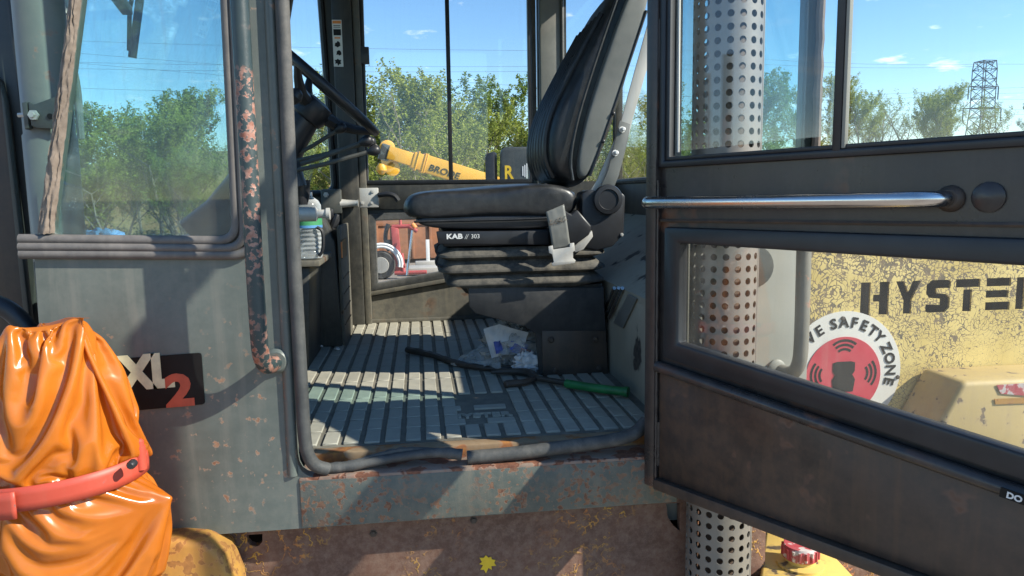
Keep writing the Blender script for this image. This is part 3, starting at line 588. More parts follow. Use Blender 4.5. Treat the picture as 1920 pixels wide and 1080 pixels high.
# belt rail and sloping ledge, dirty lower skin
MB().box((-0.225, yy-0.010, 1.935), (0.533, yy-0.001, 2.040)).build('belt_rail', 'inner', FD, bevel=0.003)
MB().prism([(-0.255, yy-0.026, 1.552), (0.533, yy-0.026, 1.668), (0.533, yy-0.026, 1.684), (-0.255, yy-0.026, 1.570)], (0, 0.024, 0)).build('sloping_ledge', 'inner_dusty', FD, bevel=0.003)
MB().prism([(-0.252, yy-0.004, 1.445), (0.533, yy-0.004, 1.445), (0.533, yy-0.004, 1.660), (-0.252, yy-0.004, 1.546)], (0, 0.003, 0)).build('lower_skin', 'inner_dusty', FD)
MB().box((-0.46, fy-0.066, ZF+0.003), (0.56, fy-0.03, ZF+0.022)).build('far_threshold', 'inner_dusty', fs, bevel=0.003)
# latch
lat = MB().box((-0.27, yy-0.035, 1.945), (-0.17, yy-0.011, 2.030)).build('latch', 'zinc', FD, bevel=0.004)
for dx_, dz_ in ((0.03, 0.02), (0.075, 0.068), (0.07, 0.02)): bolt((-0.27+dx_, yy-0.035, 1.945+dz_), (0, -1, 0), 0.006, 0.006, FD)
hp = smoothpath([(-0.17, yy-0.04, 1.998), (-0.13, yy-0.05, 2.003), (-0.10, yy-0.05, 1.995), (-0.085, yy-0.05, 1.972)], 2)
MB().tube(hp, 0.011, 8).build('latch_lever', 'black', FD)
MB().obox((-0.365, fy-0.125, 1.975), (0.042, 0, 0), (0, 0.018, 0), (0, 0, 0.052)).build('striker_block', 'dark_olive', fs, bevel=0.006)
MB().lathe([(0.020, 0), (0.016, 0.03), (0.013, 0.07), (0.016, 0.075)], (-0.33, fy-0.125, 1.965), (1, 0, 0), 12).build('striker_pin', 'zinc', fs)
bolt((-0.385, fy-0.143, 2.003), (0, -1, 0), 0.008, 0.008, fs)

# ------------------------------------------------------------------ steering and controls
YS = 0.90
A_, B_ = PY(528, 92, YS), PY(703, 247, YS); cc = (A_+B_)/2; rad = (B_-A_).length/2; e1 = (B_-A_).normalized(); e2 = Vector((0, 1, 0)); nn = Vector((e1.z, 0, -e1.x))
if nn.z > 0: nn = -nn
sw_ = MB().tube([cc+e1*math.cos(2*math.pi*k/48)*rad+e2*math.sin(2*math.pi*k/48)*rad for k in range(48)], 0.0145, 10, closed=True).build('steering_wheel', 'black', FL)
for k in range(26):      # finger notches under the rim
    an = 2*math.pi*k/26
    p = cc+(e1*math.cos(an)+e2*math.sin(an))*(rad-0.006)+nn*0.012
    pass
hubc = cc+nn*0.075
MB().lathe([(0.02, -0.035), (0.050, -0.028), (0.062, 0.0), (0.055, 0.035), (0.035, 0.05)], hubc, nn, 20).build('wheel_hub', 'black', sw_)
for an in (0.05, 2.15, 4.2):
    dv = e1*math.cos(an)+e2*math.sin(an)
    MB().tube([hubc+dv*0.03, hubc+dv*0.09-nn*0.012, cc+dv*(rad*0.75)+nn*0.035, cc+dv*(rad*0.97)+nn*0.006], [0.024, 0.019, 0.014, 0.010], 8).build('spoke', 'black', sw_)
kb = PY(553, 180, YS-0.16)
MB().lathe([(0.002, -0.024), (0.016, -0.018), (0.024, 0), (0.018, 0.017), (0.010, 0.028), (0.009, 0.05)], kb, nn, 16).build('spinner_knob', 'black', sw_)
c1 = hubc+nn*0.03; c2 = Vector((-0.66, YS, 1.86))
MB().tube([c1, c1.lerp(c2, 0.15), c1.lerp(c2, 0.3), c1.lerp(c2, 0.8), c2], [0.045, 0.055, 0.075, 0.085, 0.11], 14).build('steering_column', 'black', FL)
for (x0, y0, x1, y1, dep, kr) in ((556, 318, 703, 282, 0.72, 0.0165), (556, 309, 688, 264, 0.76, 0.0185), (556, 300, 694, 266, 0.82, 0.018), (556, 288, 640, 240, 0.88, 0.017)):
    p0, p1 = PY(x0, y0, dep), PY(x1, y1, dep); p0 = p0+(p0-p1)*0.35
    lv = MB().tube([p0, p0.lerp(p1, 0.5)+Vector((0, 0, -0.004)), p1], 0.0065, 8).build('control_lever', 'dark_olive', FL)
    dv = (p1-p0).normalized()
    MB().lathe([(0.008, -kr*1.3), (kr*0.75, -kr*0.8), (kr, 0), (kr*0.8, kr*0.65), (kr*0.35, kr*0.97)], p1, dv, 14).build('lever_knob', 'black', lv)
bt = PY(560, 318, 0.74)
MB().tube([bt+Vector((-0.12, 0.05, -0.01)), bt+Vector((-0.01, 0.0, 0.0)), bt+Vector((0.0, 0, -0.05))], [0.03, 0.028, 0.022], 10).build('lever_bracket', 'black', FL)
bb = PY(563, 338, 0.80)
MB().lathe([(0.030, 0.0), (0.026, -0.05), (0.018, -0.075)], bb, (0, 0, 1), 14).build('lever_boot', 'black', FL)
MB().lathe([(0.022, 0), (0.022, 0.055), (0.013, 0.06), (0.013, 0.08), (0.018, 0.085), (0.018, 0.095)], PY(557, 402, 0.70), (1, 0, 0), 14).build('key_cylinder', 'zinc', FL)
# side console with switch face and tray
YC0, YC1 = 1.25, 1.62
zt = PY(600, 405, YC0).z
cx0, cx1 = -0.62, PY(628, 470, YC0).x
con = MB().prism([(cx0, YC0, ZF+0.004), (cx1+0.012, YC0, ZF+0.004), (cx1, YC0, PY(628, 455, YC0).z), (PY(603, 415, YC0).x, YC0, zt), (cx0, YC0, zt)], (0, YC1-YC0, 0)).build('console', 'inner', FL, bevel=0.008)
pq = [(cx1+0.004, YC0+0.02), (cx1+0.02, YC1-0.02)]
MB().obox((cx1+0.014, (YC0+YC1)/2, (ZF+PY(628, 455, YC0).z)/2+0.02), (0.006, 0, 0), (0, 0.17, 0), (0, 0, 0.24)).build('console_face', 'inner_dusty', con, bevel=0.003)
MB().obox((cx1+0.021, YC0+0.13, PY(628, 500, YC0).z+0.06), (0.0015, 0, 0), (0, 0.10, 0), (0, 0, 0.035)).build('load_label', 'decal_black', con)
MB().obox((cx1+0.021, YC0+0.035, PY(628, 500, YC0).z+0.06), (0.0018, 0, 0), (0, 0.012, 0), (0, 0, 0.03)).build('label_band', 'orange_print', con)
for k in range(4):
    MB().obox((cx1+0.021, YC0+0.17, ZF+0.08+k*0.06), (0.0015, 0, 0), (0, 0.12, 0), (0, 0, 0.002)).build('face_groove', 'decal_black', con)
for px_, py_ in ((622, 392), (633, 402)):
    s0 = PY(px_, py_, YC0+0.12); MB().tube([s0+Vector((-0.02, 0.0, -0.05)), s0+Vector((-0.006, 0, -0.015)), s0], [0.016, 0.014, 0.008], 8).build('switch', 'black', con)
ty = 0.98
tz = PY(585, 484, ty).z
tray = MB().box((-0.62, ty-0.10, tz-0.02), (PY(606, 484, ty).x, YC0+0.02, tz)).build('tray', 'inner_dusty', FL, bevel=0.004)
MB().tube(smoothpath([PY(598, 480, ty-0.09), PY(606, 470, ty-0.09), PY(606, 432, ty-0.09), PY(594, 426, ty-0.09)], 2), 0.006, 6).build('tray_loop', 'black', tray)
MB().prism([(-0.62, ty-0.07, ZF+0.004), (PY(600, 640, 1.2).x, ty-0.07, ZF+0.004), (PY(604, 520, 1.2).x, ty-0.07, tz-0.022), (-0.62, ty-0.07, tz-0.022)], (0, 0.30, 0)).build('pedestal', 'inner', tray, bevel=0.006)

# ------------------------------------------------------------------ the seat
Y0, Y1 = 0.665, 1.165
seat = root('seat_mount', '', '', (0.4, 0.9, ZF)); del seat['label']; del seat['category']
seat.name = 'seat'; seat.parent = FL; seat.location = Vector((0.4, 0.9, ZF))-Vector((0, 0.9, 0)); WLOC[seat.name] = Vector((0.4, 0.9, ZF))
def soft(pts, Ya, Yb, name, mat, r=0.035, sub=2, Yp=None, inset=0.02, amp=0.004):
    # padded slab: a side outline (photo pixels on its near face) carried across the seat with a rounded shoulder
    pp = pxl(pts, Yp if Yp is not None else Ya); cx_ = sum(p[0] for p in pp)/len(pp); cz_ = sum(p[1] for p in pp)/len(pp)
    m = MB(); secs = [(Ya, 0.78), (Ya+r*0.25, 0.96), (Ya+r, 1.07), ((Ya+Yb)/2, 1.09), (Yb-r, 1.07), (Yb-r*0.25, 0.96), (Yb, 0.78)]
    n = len(pp)
    for (yv, sc_) in secs:
        for p in pp:
            d = Vector((p[0]-cx_, p[1]-cz_)); ln = d.length; k = (ln-(1-sc_)*inset/0.28*1.0)/ln
            m.v.append(Vector((cx_+d.x*k, yv, cz_+d.y*k)))
    for i in range(len(secs)-1):
        for j in range(n): m.f.append((i*n+j, i*n+(j+1) % n, (i+1)*n+(j+1) % n, (i+1)*n+j))
    m.f += [tuple(range(n)), tuple(range(len(secs)*n-1, (len(secs)-1)*n-1, -1))]
    o = m.build(name, mat, seat, smooth=180); md = o.modifiers.new('s', 'SUBSURF'); md.levels = md.render_levels = sub; return o
cush = [(757, 392), (768, 366), (800, 358), (860, 356), (930, 352), (1000, 344), (1050, 346), (1080, 356), (1088, 378), (1078, 402), (1040, 408), (940, 408), (850, 412), (790, 412), (768, 408)]
soft(cush, Y0-0.01, Y1+0.01, 'cushion', 'vinyl', r=0.05, inset=0.035)
soft([(772, 412), (800, 404), (900, 404), (1020, 402), (1060, 404), (1056, 424), (1000, 430), (900, 430), (800, 430)], Y0+0.0, Y1, 'cushion_pan', 'black', r=0.02, inset=0.012)
pp = pxl([(776, 416), (860, 414), (960, 412), (1050, 408)], Y0-0.012)
MB().tube([Vector((p[0], Y0-0.008, p[1])) for p in pp], 0.004, 6).build('piping', 'vinyl', seat)
# tear in the cushion with foam and tape showing
tp = PY(1018, 352, 0.74)
MB().grid(lambda u, v: (tp.x-0.05+u*0.08+0.01*noise.noise(Vector((u*5, v*5, 1))), 0.72+v*0.07, tp.z+0.013-0.030*v*0+0.006*noise.noise(Vector((u*6, v*6, 3)))-abs(u-0.5)*0.012), 10, 8).build('worn_patch', 'zinc', seat)
# suspension side plate with printed name
kp = pxl([(818, 434), (1028, 433), (1030, 459), (822, 458)], Y0-0.01)
MB().prism(xz(kp, Y0-0.012), (0, 0.02, 0)).build('suspension_plate', 'black', seat, bevel=0.003)
MB().box((kp[0][0]+0.02, Y0+0.01, kp[2][1]), (0.57, Y1, kp[0][1]-0.002)).build('suspension_frame', 'black', seat, bevel=0.004)
t0 = PY(837, 448, Y0-0.013)
text('KAB', 0.0205, lambda u, v, q: Vector((t0.x+u, Y0-0.0125-q, t0.z+v)), 0.001, xs=1.25, bold=0.0008).build('lettering', 'letter_white', seat, smooth=0)
t1 = PY(871, 448, Y0-0.013)
text('//', 0.0205, lambda u, v, q: Vector((t1.x+u, Y0-0.0125-q, t1.z+v)), 0.001, shear=0.35, xs=0.8).build('lettering', 'letter_white', seat, smooth=0)
t2 = PY(883, 447, Y0-0.013)
text('303', 0.018, lambda u, v, q: Vector((t2.x+u, Y0-0.0125-q, t2.z+v)), 0.001).build('lettering', 'letter_white', seat, smooth=0)
# bellows: stacked folds
zs = [PY(950, y, Y0).z for y in (462, 477, 487, 505, 514, 530, 541)]
xl = [PY(x, 490, Y0).x for x in (842, 820, 838, 822, 842, 836, 870)]; xr = [PY(x, 490, Y0).x for x in (1120, 1137, 1118, 1138, 1120, 1136, 1100)]
m = MB(); nseg = 0
for i, z in enumerate(zs):
    ins = 0.0 if i in (1, 3, 5) else 0.022
    loop = rounded([(xl[i], Y0-0.012+ins), (xr[i], Y0-0.012+ins), (xr[i], Y1-ins), (xl[i], Y1-ins)], 0.05, 6); nseg = len(loop)
    for k in ((0.004, 0, -0.004) if i in (1, 3, 5) else (0,)): m.v += [Vector((p[0], p[1], z+k-0.006*math.sin((p[0]-xl[i])/(xr[i]-xl[i])*math.pi))) for p in loop]
nr = len(m.v)//nseg
for i in range(nr-1):
    for j in range(nseg): m.f.append((i*nseg+j, i*nseg+(j+1) % nseg, (i+1)*nseg+(j+1) % nseg, (i+1)*nseg+j))
m.build('bellows', 'bellows', seat, smooth=60)
for yy_ in (470, 492):
    h0 = PY(826, yy_-16, Y0+0.02); h1 = PY(822, yy_+4, Y0+0.02)
    MB().tube(smoothpath([h0, h0+Vector((-0.012, 0, -0.01)), h1+Vector((-0.008, 0, 0)), h1+Vector((0.012, 0, -0.006))], 2), 0.005, 6).build('bellows_hook', 'black', seat)
# base: shaped side plates and a cross box
bp_ = pxl([(878, 538), (1132, 540), (1141, 703), (1012, 707), (1004, 626), (985, 612), (892, 588), (880, 575)], Y0)
for yv in (Y0+0.002, Y1-0.03):
    MB().prism(xz(bp_, yv), (0, 0.012, 0)).build('base_plate', 'plate', seat, bevel=0.002)
bx0, bx1 = PY(1014, 700, Y0).x, PY(1138, 700, Y0).x
MB().box((bx0+0.012, Y0+0.016, ZF+0.006), (bx1-0.006, Y1-0.032, PY(950, 545, Y0).z)).build('base_box', 'brown_iron', seat, bevel=0.004)
MB().box((PY(884, 560, Y0).x, Y0+0.016, PY(884, 560, Y0).z), (bx1-0.01, Y1-0.032, PY(884, 541, Y0).z)).build('base_top', 'plate', seat, bevel=0.004)
fp = pxl([(1016, 620), (1136, 620), (1140, 704), (1018, 706)], Y0-0.003)
MB().prism(xz(fp, Y0-0.004), (0, 0.005, 0)).build('foot_plate', 'brown_iron', seat, bevel=0.0015)
for px_, py_ in ((1033, 637), (1116, 636), (1039, 693), (1123, 690)):
    MB().lathe([(0.012, 0), (0.012, 0.002), (0.009, 0.002), (0.009, 0.008), (0.006, 0.010)], PY(px_, py_, Y0-0.0045), (0, -1, 0), 6).build('bolt', 'brown_iron', seat, smooth=25)
# backrest: padded shell, ribbed facing, metal back frame
bk = [(1166, -40), (1128, 40), (1080, 130), (1044, 200), (1029, 250), (1030, 305), (1044, 336), (1075, 346), (1104, 340), (1128, 300), (1158, 215), (1190, 110), (1222, -10), (1216, -60)]
YB0, YB1 = 0.70, 1.13
soft(bk, YB0, YB1, 'backrest', 'vinyl', r=0.07, inset=0.05, Yp=YB0)
side = [(1192, -40), (1160, 40), (1125, 140), (1100, 220), (1085, 290), (1084, 330), (1098, 338), (1118, 300), (1148, 220), (1182, 120), (1216, 10), (1222, -50)]
soft(side, YB0-0.018, YB0+0.05, 'side_bolster', 'vinyl_grey', r=0.02, inset=0.012, Yp=YB0-0.018)  # sun on this side is carried by the lightened grey
def bline(pts, y, r, nm, mt): MB().tube(smoothpath([PY(p[0], p[1], y) for p in pts], 2), r, 6).build(nm, mt, seat)
bline([(1170, -40), (1140, 45), (1108, 140), (1082, 225), (1068, 300), (1074, 338)], YB0-0.012, 0.005, 'piping', 'vinyl')
for k in range(7):      # quilted ribs on the facing
    yv = YB0+0.045+k*0.055; o1 = [(1140-2, 20), (1080-2, 130), (1046-2, 200), (1031-2, 255), (1032-2, 300), (1046, 332)]
    q = [PY(p[0], p[1], YB0) for p in o1]; q = [Vector((p.x-0.004, yv, p.z)) for p in q]
    MB().tube(smoothpath(q, 2), 0.011, 8).build('quilt_rib', 'vinyl', seat)
zp = [(1212, 20), (1182, 110), (1150, 205), (1124, 280), (1106, 330)]
bline(zp, YB0-0.016, 0.0045, 'zip', 'black')
fpx = [(1232, 10), (1216, 40), (1180, 170), (1160, 245), (1118, 340), (1108, 356), (1142, 362), (1160, 330), (1172, 285), (1186, 225), (1210, 140), (1236, 60)]
MB().prism([PY(p[0], p[1], YB0+0.012) for p in fpx], (0, 0.006, 0)).build('back_frame', 'zinc', seat, bevel=0.001)
MB().prism([PY(p[0], p[1], YB0-0.002) for p in [(1162, 226), (1182, 232), (1178, 262), (1160, 330), (1146, 364), (1122, 360), (1140, 320), (1152, 270)]], (0, 0.006, 0)).build('recline_plate', 'vinyl_grey', seat, bevel=0.001)
for px_, py_ in ((1166, 243), (1153, 287)): MB().lathe([(0.010, 0), (0.010, 0.004), (0.0065, 0.004), (0.0065, 0.022), (0.004, 0.024)], PY(px_, py_, YB0-0.004), (0, -1, 0), 8).build('bolt', 'letter_white', seat, smooth=25)
for px_, py_ in ((1150, 213), (1131, 265)): MB().lathe([(0.006, 0), (0.005, 0.004), (0.002, 0.006)], PY(px_, py_, YB0-0.02), (0, -1, 0), 10).build('rivet', 'black', seat)
# recline housing with round knob
hpx = [(1092, 362), (1104, 356), (1168, 362), (1173, 368), (1170, 440), (1150, 462), (1120, 470), (1098, 466), (1090, 440)]
MB().prism([PY(p[0], p[1], Y0-0.015) for p in hpx], (0, 0.09, 0)).build('recline_housing', 'black', seat, bevel=0.008)
MB().lathe([(0.045, 0), (0.046, 0.012), (0.043, 0.020), (0.031, 0.022), (0.029, 0.0185), (0.0, 0.0185)], PY(1138, 374, Y0-0.015), (0, -1, 0), 28, caps=False).build('round_knob', 'black', seat)
bolt(PY(1166, 440, Y0-0.016), (0, -1, 0), 0.004, 0.004, seat)
MB().lathe([(0.012, 0), (0.014, 0.04), (0.009, 0.05)], PY(1018, 345, 1.12), (0, 0, 1), 10).build('release_button', 'red_strap', seat)
# belt: reel box, webbing, tongue
ry = Y0-0.05
MB().prism([PY(p[0], p[1], ry) for p in [(1050, 400), (1058, 394), (1072, 402), (1082, 392), (1110, 424), (1106, 440), (1072, 465), (1058, 462)]], (0, 0.045, 0)).build('belt_reel', 'black', seat, bevel=0.006)
MB().prism([PY(p[0], p[1], ry+0.02) for p in [(1076, 462), (1110, 432), (1112, 444), (1094, 468), (1078, 474)]], (0, 0.02, 0)).build('reel_bracket', 'zinc', seat, bevel=0.002)
w0 = [(1022, 396), (1058, 382), (1062, 400), (1070, 464), (1036, 468), (1028, 420)]
def webf(u, v):
    a = PY(1023+13*v, 397+71*v, ry-0.006); b = PY(1057+12*v, 383+80*v, ry-0.006); p = a.lerp(b, u)
    return (p.x, p.y-0.004-0.006*math.sin(v*3.0)+0.002*noise.noise(Vector((u*4, v*6, 0))), p.z+0.0015*noise.noise(Vector((u*20, v*2, 4))))
o = MB().grid(webf, 8, 16).build('belt_webbing', 'vinyl_grey', seat); md = o.modifiers.new('s', 'SOLIDIFY'); md.thickness = 0.003
fray = MB()
for k in range(40):
    p = Vector(webf(random.random(), 0.25+0.12*random.random())); d = Vector((random.uniform(-1, 1), -0.6, random.uniform(-0.6, 0.6)))*0.008
    fray.tube([p, p+d], 0.0006, 3)
fray.build('frayed_threads', 'sealant', seat, smooth=0)
MB().prism([PY(p[0], p[1], ry-0.012) for p in [(1028, 462), (1036, 460), (1037, 468), (1068, 463), (1068, 456), (1076, 455), (1078, 470), (1074, 472), (1074, 484), (1079, 488), (1077, 493), (1036, 499), (1034, 494), (1038, 491), (1035, 477), (1029, 474)]], (0, -0.004, 0)).build('belt_tongue', 'zinc', seat, bevel=0.0008)
# chrome louvre and perforated grille on the rear upright
gl_ = MB()
for px_ in (1140, 1148, 1155):
    a0, a1 = PX(px_-12, 596, 0.578), PX(px_+12, 540, 0.578)
    MB().tube([a0, a1], 0.006, 8).build('heater_louvre', 'chrome', rear)
MB().prism([PX(1152, 605, 0.583), PX(1180, 552, 0.583), PX(1196, 560, 0.583), PX(1170, 615, 0.583)], (-0.004, 0, 0)).build('heater_grille', 'vinyl_grey', rear)

# ------------------------------------------------------------------ the opened door
def ringdoor(m, o, i, off, th):
    m.ring([D3(p[0], p[1], off) for p in o], [D3(p[0], p[1], off) for p in i], DN*(-th)); return m
DT, DB, DW = 2.93, 1.338, 0.83
uo = [(0.022, 2.048), (0.80, 2.056), (0.80, 2.90), (0.022, 2.90)]
lo_ = [(0.052, 1.652), (0.785, 1.567), (0.785, 1.912), (0.052, 1.905)]
door = MB().plate([D3(*p, 0.0) for p in [(-0.006, DB), (DW, DB+0.004), (DW, DT), (-0.006, DT)]], [[D3(*p, 0.0) for p in uo], [D3(*p, 0.0) for p in rounded(lo_, 0.012, 3)]], DN*(-0.03)).build('open_door', 'door', FL, smooth=30)
# stile and rails standing proud of the skin
MB().add([], []).obox(D3(0.006, (DB+DT)/2, 0.008), DDIR*0.014, DN*0.010, (0, 0, (DT-DB)/2-0.002)).build('hinge_stile', 'door', door, bevel=0.003)
ui = [(0.044, 2.068), (0.78, 2.076), (0.78, 2.88), (0.044, 2.88)]
ringdoor(MB(), [(0.020, 2.046), (0.802, 2.054), (0.802, 2.902), (0.020, 2.902)], [(0.034, 2.060), (0.79, 2.068), (0.79, 2.89), (0.034, 2.89)], 0.012, 0.03).build('window_rubber', 'black', door, bevel=0.004)
ringdoor(MB(), [(0.034, 2.060), (0.79, 2.068), (0.79, 2.89), (0.034, 2.89)], ui, 0.006, 0.022).build('window_channel', 'black', door, bevel=0.002)
MB().prism([D3(0.39, 2.064, 0.0), D3(0.80, 2.07, 0.0), D3(0.80, 2.90, 0.0), D3(0.39, 2.90, 0.0)], DN*(-0.005)).build('fixed_pane', 'glass_door', door, smooth=0)
MB().prism([D3(0.05, 2.080, -0.014), D3(0.402, 2.090, -0.014), D3(0.402, 2.90, -0.014), D3(0.045, 2.90, -0.014)], DN*(-0.005)).build('sliding_pane', 'glass_slide', door, smooth=0)
MB().tube([D3(0.0505, 2.078, -0.0165), D3(0.046, 2.90, -0.0165)], 0.0028, 6).build('pane_edge', 'white', door)
MB().obox(D3(0.4075, 2.48, 0.0), DDIR*0.0075, DN*0.012, (0, 0, 0.42)).build('window_mullion', 'black', door, bevel=0.002)
MB().obox(D3(0.4185, 2.48, 0.004), DDIR*0.003, DN*0.006, (0, 0, 0.415)).build('mullion_strip', 'beige', door, bevel=0.001)
# lower pane in a thick rubber frame
li = [(0.080, 1.677), (0.765, 1.600), (0.765, 1.882), (0.080, 1.889)]
ringdoor(MB(), [(0.040, 1.640), (0.795, 1.555), (0.795, 1.922), (0.040, 1.922)], rounded(li, 0.001, 1)[::2] if False else li, 0.016, 0.034).build('lower_rubber', 'rubber' if False else 'black', door, bevel=0.006)
MB().prism([D3(0.06, 1.66, -0.004), D3(0.78, 1.575, -0.004), D3(0.78, 1.905, -0.004), D3(0.06, 1.905, -0.004)], DN*(-0.005)).build('lower_pane', 'glass_low', door, smooth=0)
MB().tube([D3(0.024, 1.618, 0.014), D3(0.40, 1.5785, 0.016), D3(0.80, 1.536, 0.014)], 0.0125, 12).build('stiffener_rib', 'door', door)
MB().prism([D3(0.024, 1.362, 0.001), D3(0.80, 1.364, 0.001), D3(0.80, 1.534, 0.001), D3(0.024, 1.616, 0.001)], DN*0.004).build('lower_skin', 'door_lower', door, bevel=0.001)
MB().obox(D3(DW/2+0.01, DB+0.012, 0.010), DDIR*(DW/2-0.012), DN*0.012, (0, 0, 0.012)).build('bottom_rail', 'brown_iron', door, bevel=0.003)
MB().tube([D3(0.022, 1.935, 0.004), D3(0.80, 1.942, 0.004)], 0.004, 6).build('rail_seam', 'brown_iron', door)
wpts = [D3(0.0215+0.0015*noise.noise(Vector((z*70, 0, 0))), z, 0.012) for z in [1.36+i*0.012 for i in range(56)]]
MB().tube(wpts, [0.003+0.0015*noise.noise(Vector((0, p.z*90, 0))) for p in wpts], 6).build('weld_bead', 'door', door)
# pull handle
hz = 1.974
hh = [D3(0.010, hz, 0.016), D3(0.014, hz, 0.045), D3(0.06, hz, 0.056), D3(0.30, hz+0.002, 0.058), D3(0.50, hz+0.004, 0.058), D3(0.555, hz+0.005, 0.052), D3(0.583, hz+0.005, 0.030), D3(0.588, hz+0.005, 0.002)]
hd = MB().tube(smoothpath(hh, 3), 0.0125, 16).build('pull_handle', 'chrome', door)
MB().lathe([(0.021, 0.0), (0.020, 0.006), (0.014, 0.012)], D3(0.588, hz+0.005, 0.001), DN, 16).build('handle_weld', 'brown_iron', door)
MB().lathe([(0.023, 0.0), (0.023, 0.004), (0.019, 0.007), (0.0, 0.008)], D3(0.640, 1.981, 0.0), DN, 18, caps=False).build('blank_plug', 'door', door)
MB().obox(D3(0.70, 2.005, 0.003), DDIR*0.013, DN*0.005, (0, 0, 0.012)).build('rubber_stop', 'beige', door, bevel=0.003)
ls = D3(0.690, 1.546, 0.030)
sl_ = (D3(0.80, 1.536, 0)-D3(0.4, 1.5785, 0)).normalized(); upv = sl_.cross(DN); upv = upv if upv.z > 0 else -upv
MB().obox(ls+sl_*0.05, sl_*0.05, DN*0.001, upv*0.0075).build('small_label', 'decal_black', door)
text('DO', 0.013, lambda u, v, q: ls+sl_*(0.009+u)+upv*(v-0.0045)+DN*(0.0015+q), 0.0008, bold=0.0005).build('lettering', 'letter_white', door, smooth=0)
for hz_ in (1.44, 2.30):
    MB().lathe([(0.013, -0.05), (0.013, 0.05)], (0.512, -0.012, hz_), (0, 0, 1), 12).build('hinge', 'door', door)

# ------------------------------------------------------------------ exhaust with perforated guard
EX = Vector((0.664, -0.005, 0)); ER = 0.072
def perforated(zA, zB, rows_, cols):
    m = MB(); dz = (zB-zA)/rows_
    for r_ in range(rows_):
        for c_ in range(cols):
            def P(a, z): 
                th = 2*math.pi*(c_+a)/cols; return Vector((EX.x+math.cos(th)*ER, EX.y+math.sin(th)*ER, zA+dz*(r_+z)))
            sq = []; ho = []
            for k in range(12):
                an = 2*math.pi*(k+0.5)/12; cx_, sy_ = math.cos(an), math.sin(an); sc_ = 0.5/max(abs(cx_), abs(sy_))
                sq.append(P(0.5+cx_*sc_, 0.5+sy_*sc_)); ho.append(P(0.5+0.285*cx_, 0.5+0.285*sy_))
            m.add(sq+ho, [(k, (k+1) % 12, 12+(k+1) % 12, 12+k) for k in range(12)])
    return m
ex = MB().tube([EX+Vector((0, 0, 0.75)), EX+Vector((0, 0, 1.6)), EX+Vector((0, 0, 3.3))], 0.044, 20).build('exhaust_pipe', 'brown_iron', FL)
og = perforated(0.80, 3.2, 92, 18).build('perforated_guard', 'steel', ex, smooth=40, merge=0.0004)
md = og.modifiers.new('s', 'SOLIDIFY'); md.thickness = 0.0022; md.offset = 0
md = og.modifiers.new('e', 'EDGE_SPLIT'); md.split_angle = R(45)
MB().tube([EX+Vector((ER*math.cos(R(-38)), ER*math.sin(R(-38)), 0.8))*1.0, EX+Vector((ER*math.cos(R(-38)), ER*math.sin(R(-38)), 3.2))], 0.003, 6).build('guard_seam', 'steel', ex)

# ------------------------------------------------------------------ yellow hood with cut-out name, fender box, tank, chassis
HY = 0.26
def stencil(ch, x, w_, h):          # blocky cut-out letters, each a list of loops in (x, z)
    s_ = 0.34*w_; g = {'H': [[(0, 0), (s_, 0), (s_, 1), (0, 1)], [(s_*1.3, .40), (w_-s_, .40), (w_-s_, 0), (w_, 0), (w_, 1), (w_-s_, 1), (w_-s_, .62), (s_*1.3, .62)]],
        'Y': [[(w_*.33, 0), (w_*.66, 0), (w_*.66, .42), (w_, 1), (w_*.68, 1), (w_*.5, .66), (w_*.32, 1), (0, 1), (w_*.33, .42)]],
        'S': [[(0, .04), (w_*.2, 0), (w_*.8, 0), (w_, .14), (w_, .44), (w_*.85, .56), (w_*.42, .60), (w_*.42, .74), (w_, .74), (w_, .96), (w_*.85, 1), (w_*.2, 1), (0, .86), (0, .58), (w_*.15, .46), (w_*.58, .42), (w_*.58, .24), (0, .26)]],
        'T': [[(0, .74), (w_, .74), (w_, 1), (0, 1)], [(w_*.32, 0), (w_*.68, 0), (w_*.68, .68), (w_*.32, .68)]],
        'E': [[(0, .74), (w_, .74), (w_, 1), (0, 1)], [(0, .39), (w_*.92, .39), (w_*.92, .62), (0, .62)], [(0, 0), (w_, 0), (w_, .26), (0, .26)]],
        'R': [[(0, 0), (s_, 0), (s_, 1), (0, 1)], [(s_*1.2, .74), (w_*.9, .74), (w_, .9), (w_*.9, 1), (s_*1.2, 1)], [(s_*1.2, .38), (w_*.6, .38), (w_*.66, 0), (w_, 0), (w_*.9, .45), (w_, .62), (s_*1.2, .60)]]}[ch]
    return [[(x+p[0], p[1]*h) for p in lp] for lp in g]
hb, ht = PY(1612, 592, HY), PY(1612, 530, HY); lh = ht.z-hb.z; sx_ = (PY(1920, 560, HY).x-hb.x)/308.0
holes = []
for ch, pa, pb in (('H', 1612, 1664), ('Y', 1676, 1722), ('S', 1733, 1778), ('T', 1788, 1834), ('E', 1846, 1893), ('R', 1904, 1952)):
    for lp in stencil(ch, hb.x+(pa-1612)*sx_, (pb-pa)*sx_, lh): holes.append([Vector((p[0], HY, hb.z+p[1])) for p in lp])
hood = MB().plate([Vector(p) for p in [(0.935, HY, 1.02), (2.9, HY, 1.02), (2.9, HY, 1.965), (0.935, HY, 1.985)]], holes, (0, 0.006, 0)).build('hood_side', 'hood', FL, smooth=30)
MB().box((0.94, HY+0.12, 1.0), (2.9, HY+0.13, 1.95)).build('hood_shade_sheet', 'decal_black', hood)  # black sheet behind the cut-outs, its colour supplies their shade
MB().plate([(0.935, HY, 1.972), (2.9, HY, 1.952), (2.9, 1.55, 1.952), (0.935, 1.55, 1.972)], [], (0, 0, 0.012)).build('hood_top', 'yellow', hood, smooth=0)
MB().box((2.2, HY+0.15, 1.96), (2.9, 1.5, 2.16)).build('counterweight_top', 'yellow', hood, bevel=0.03)
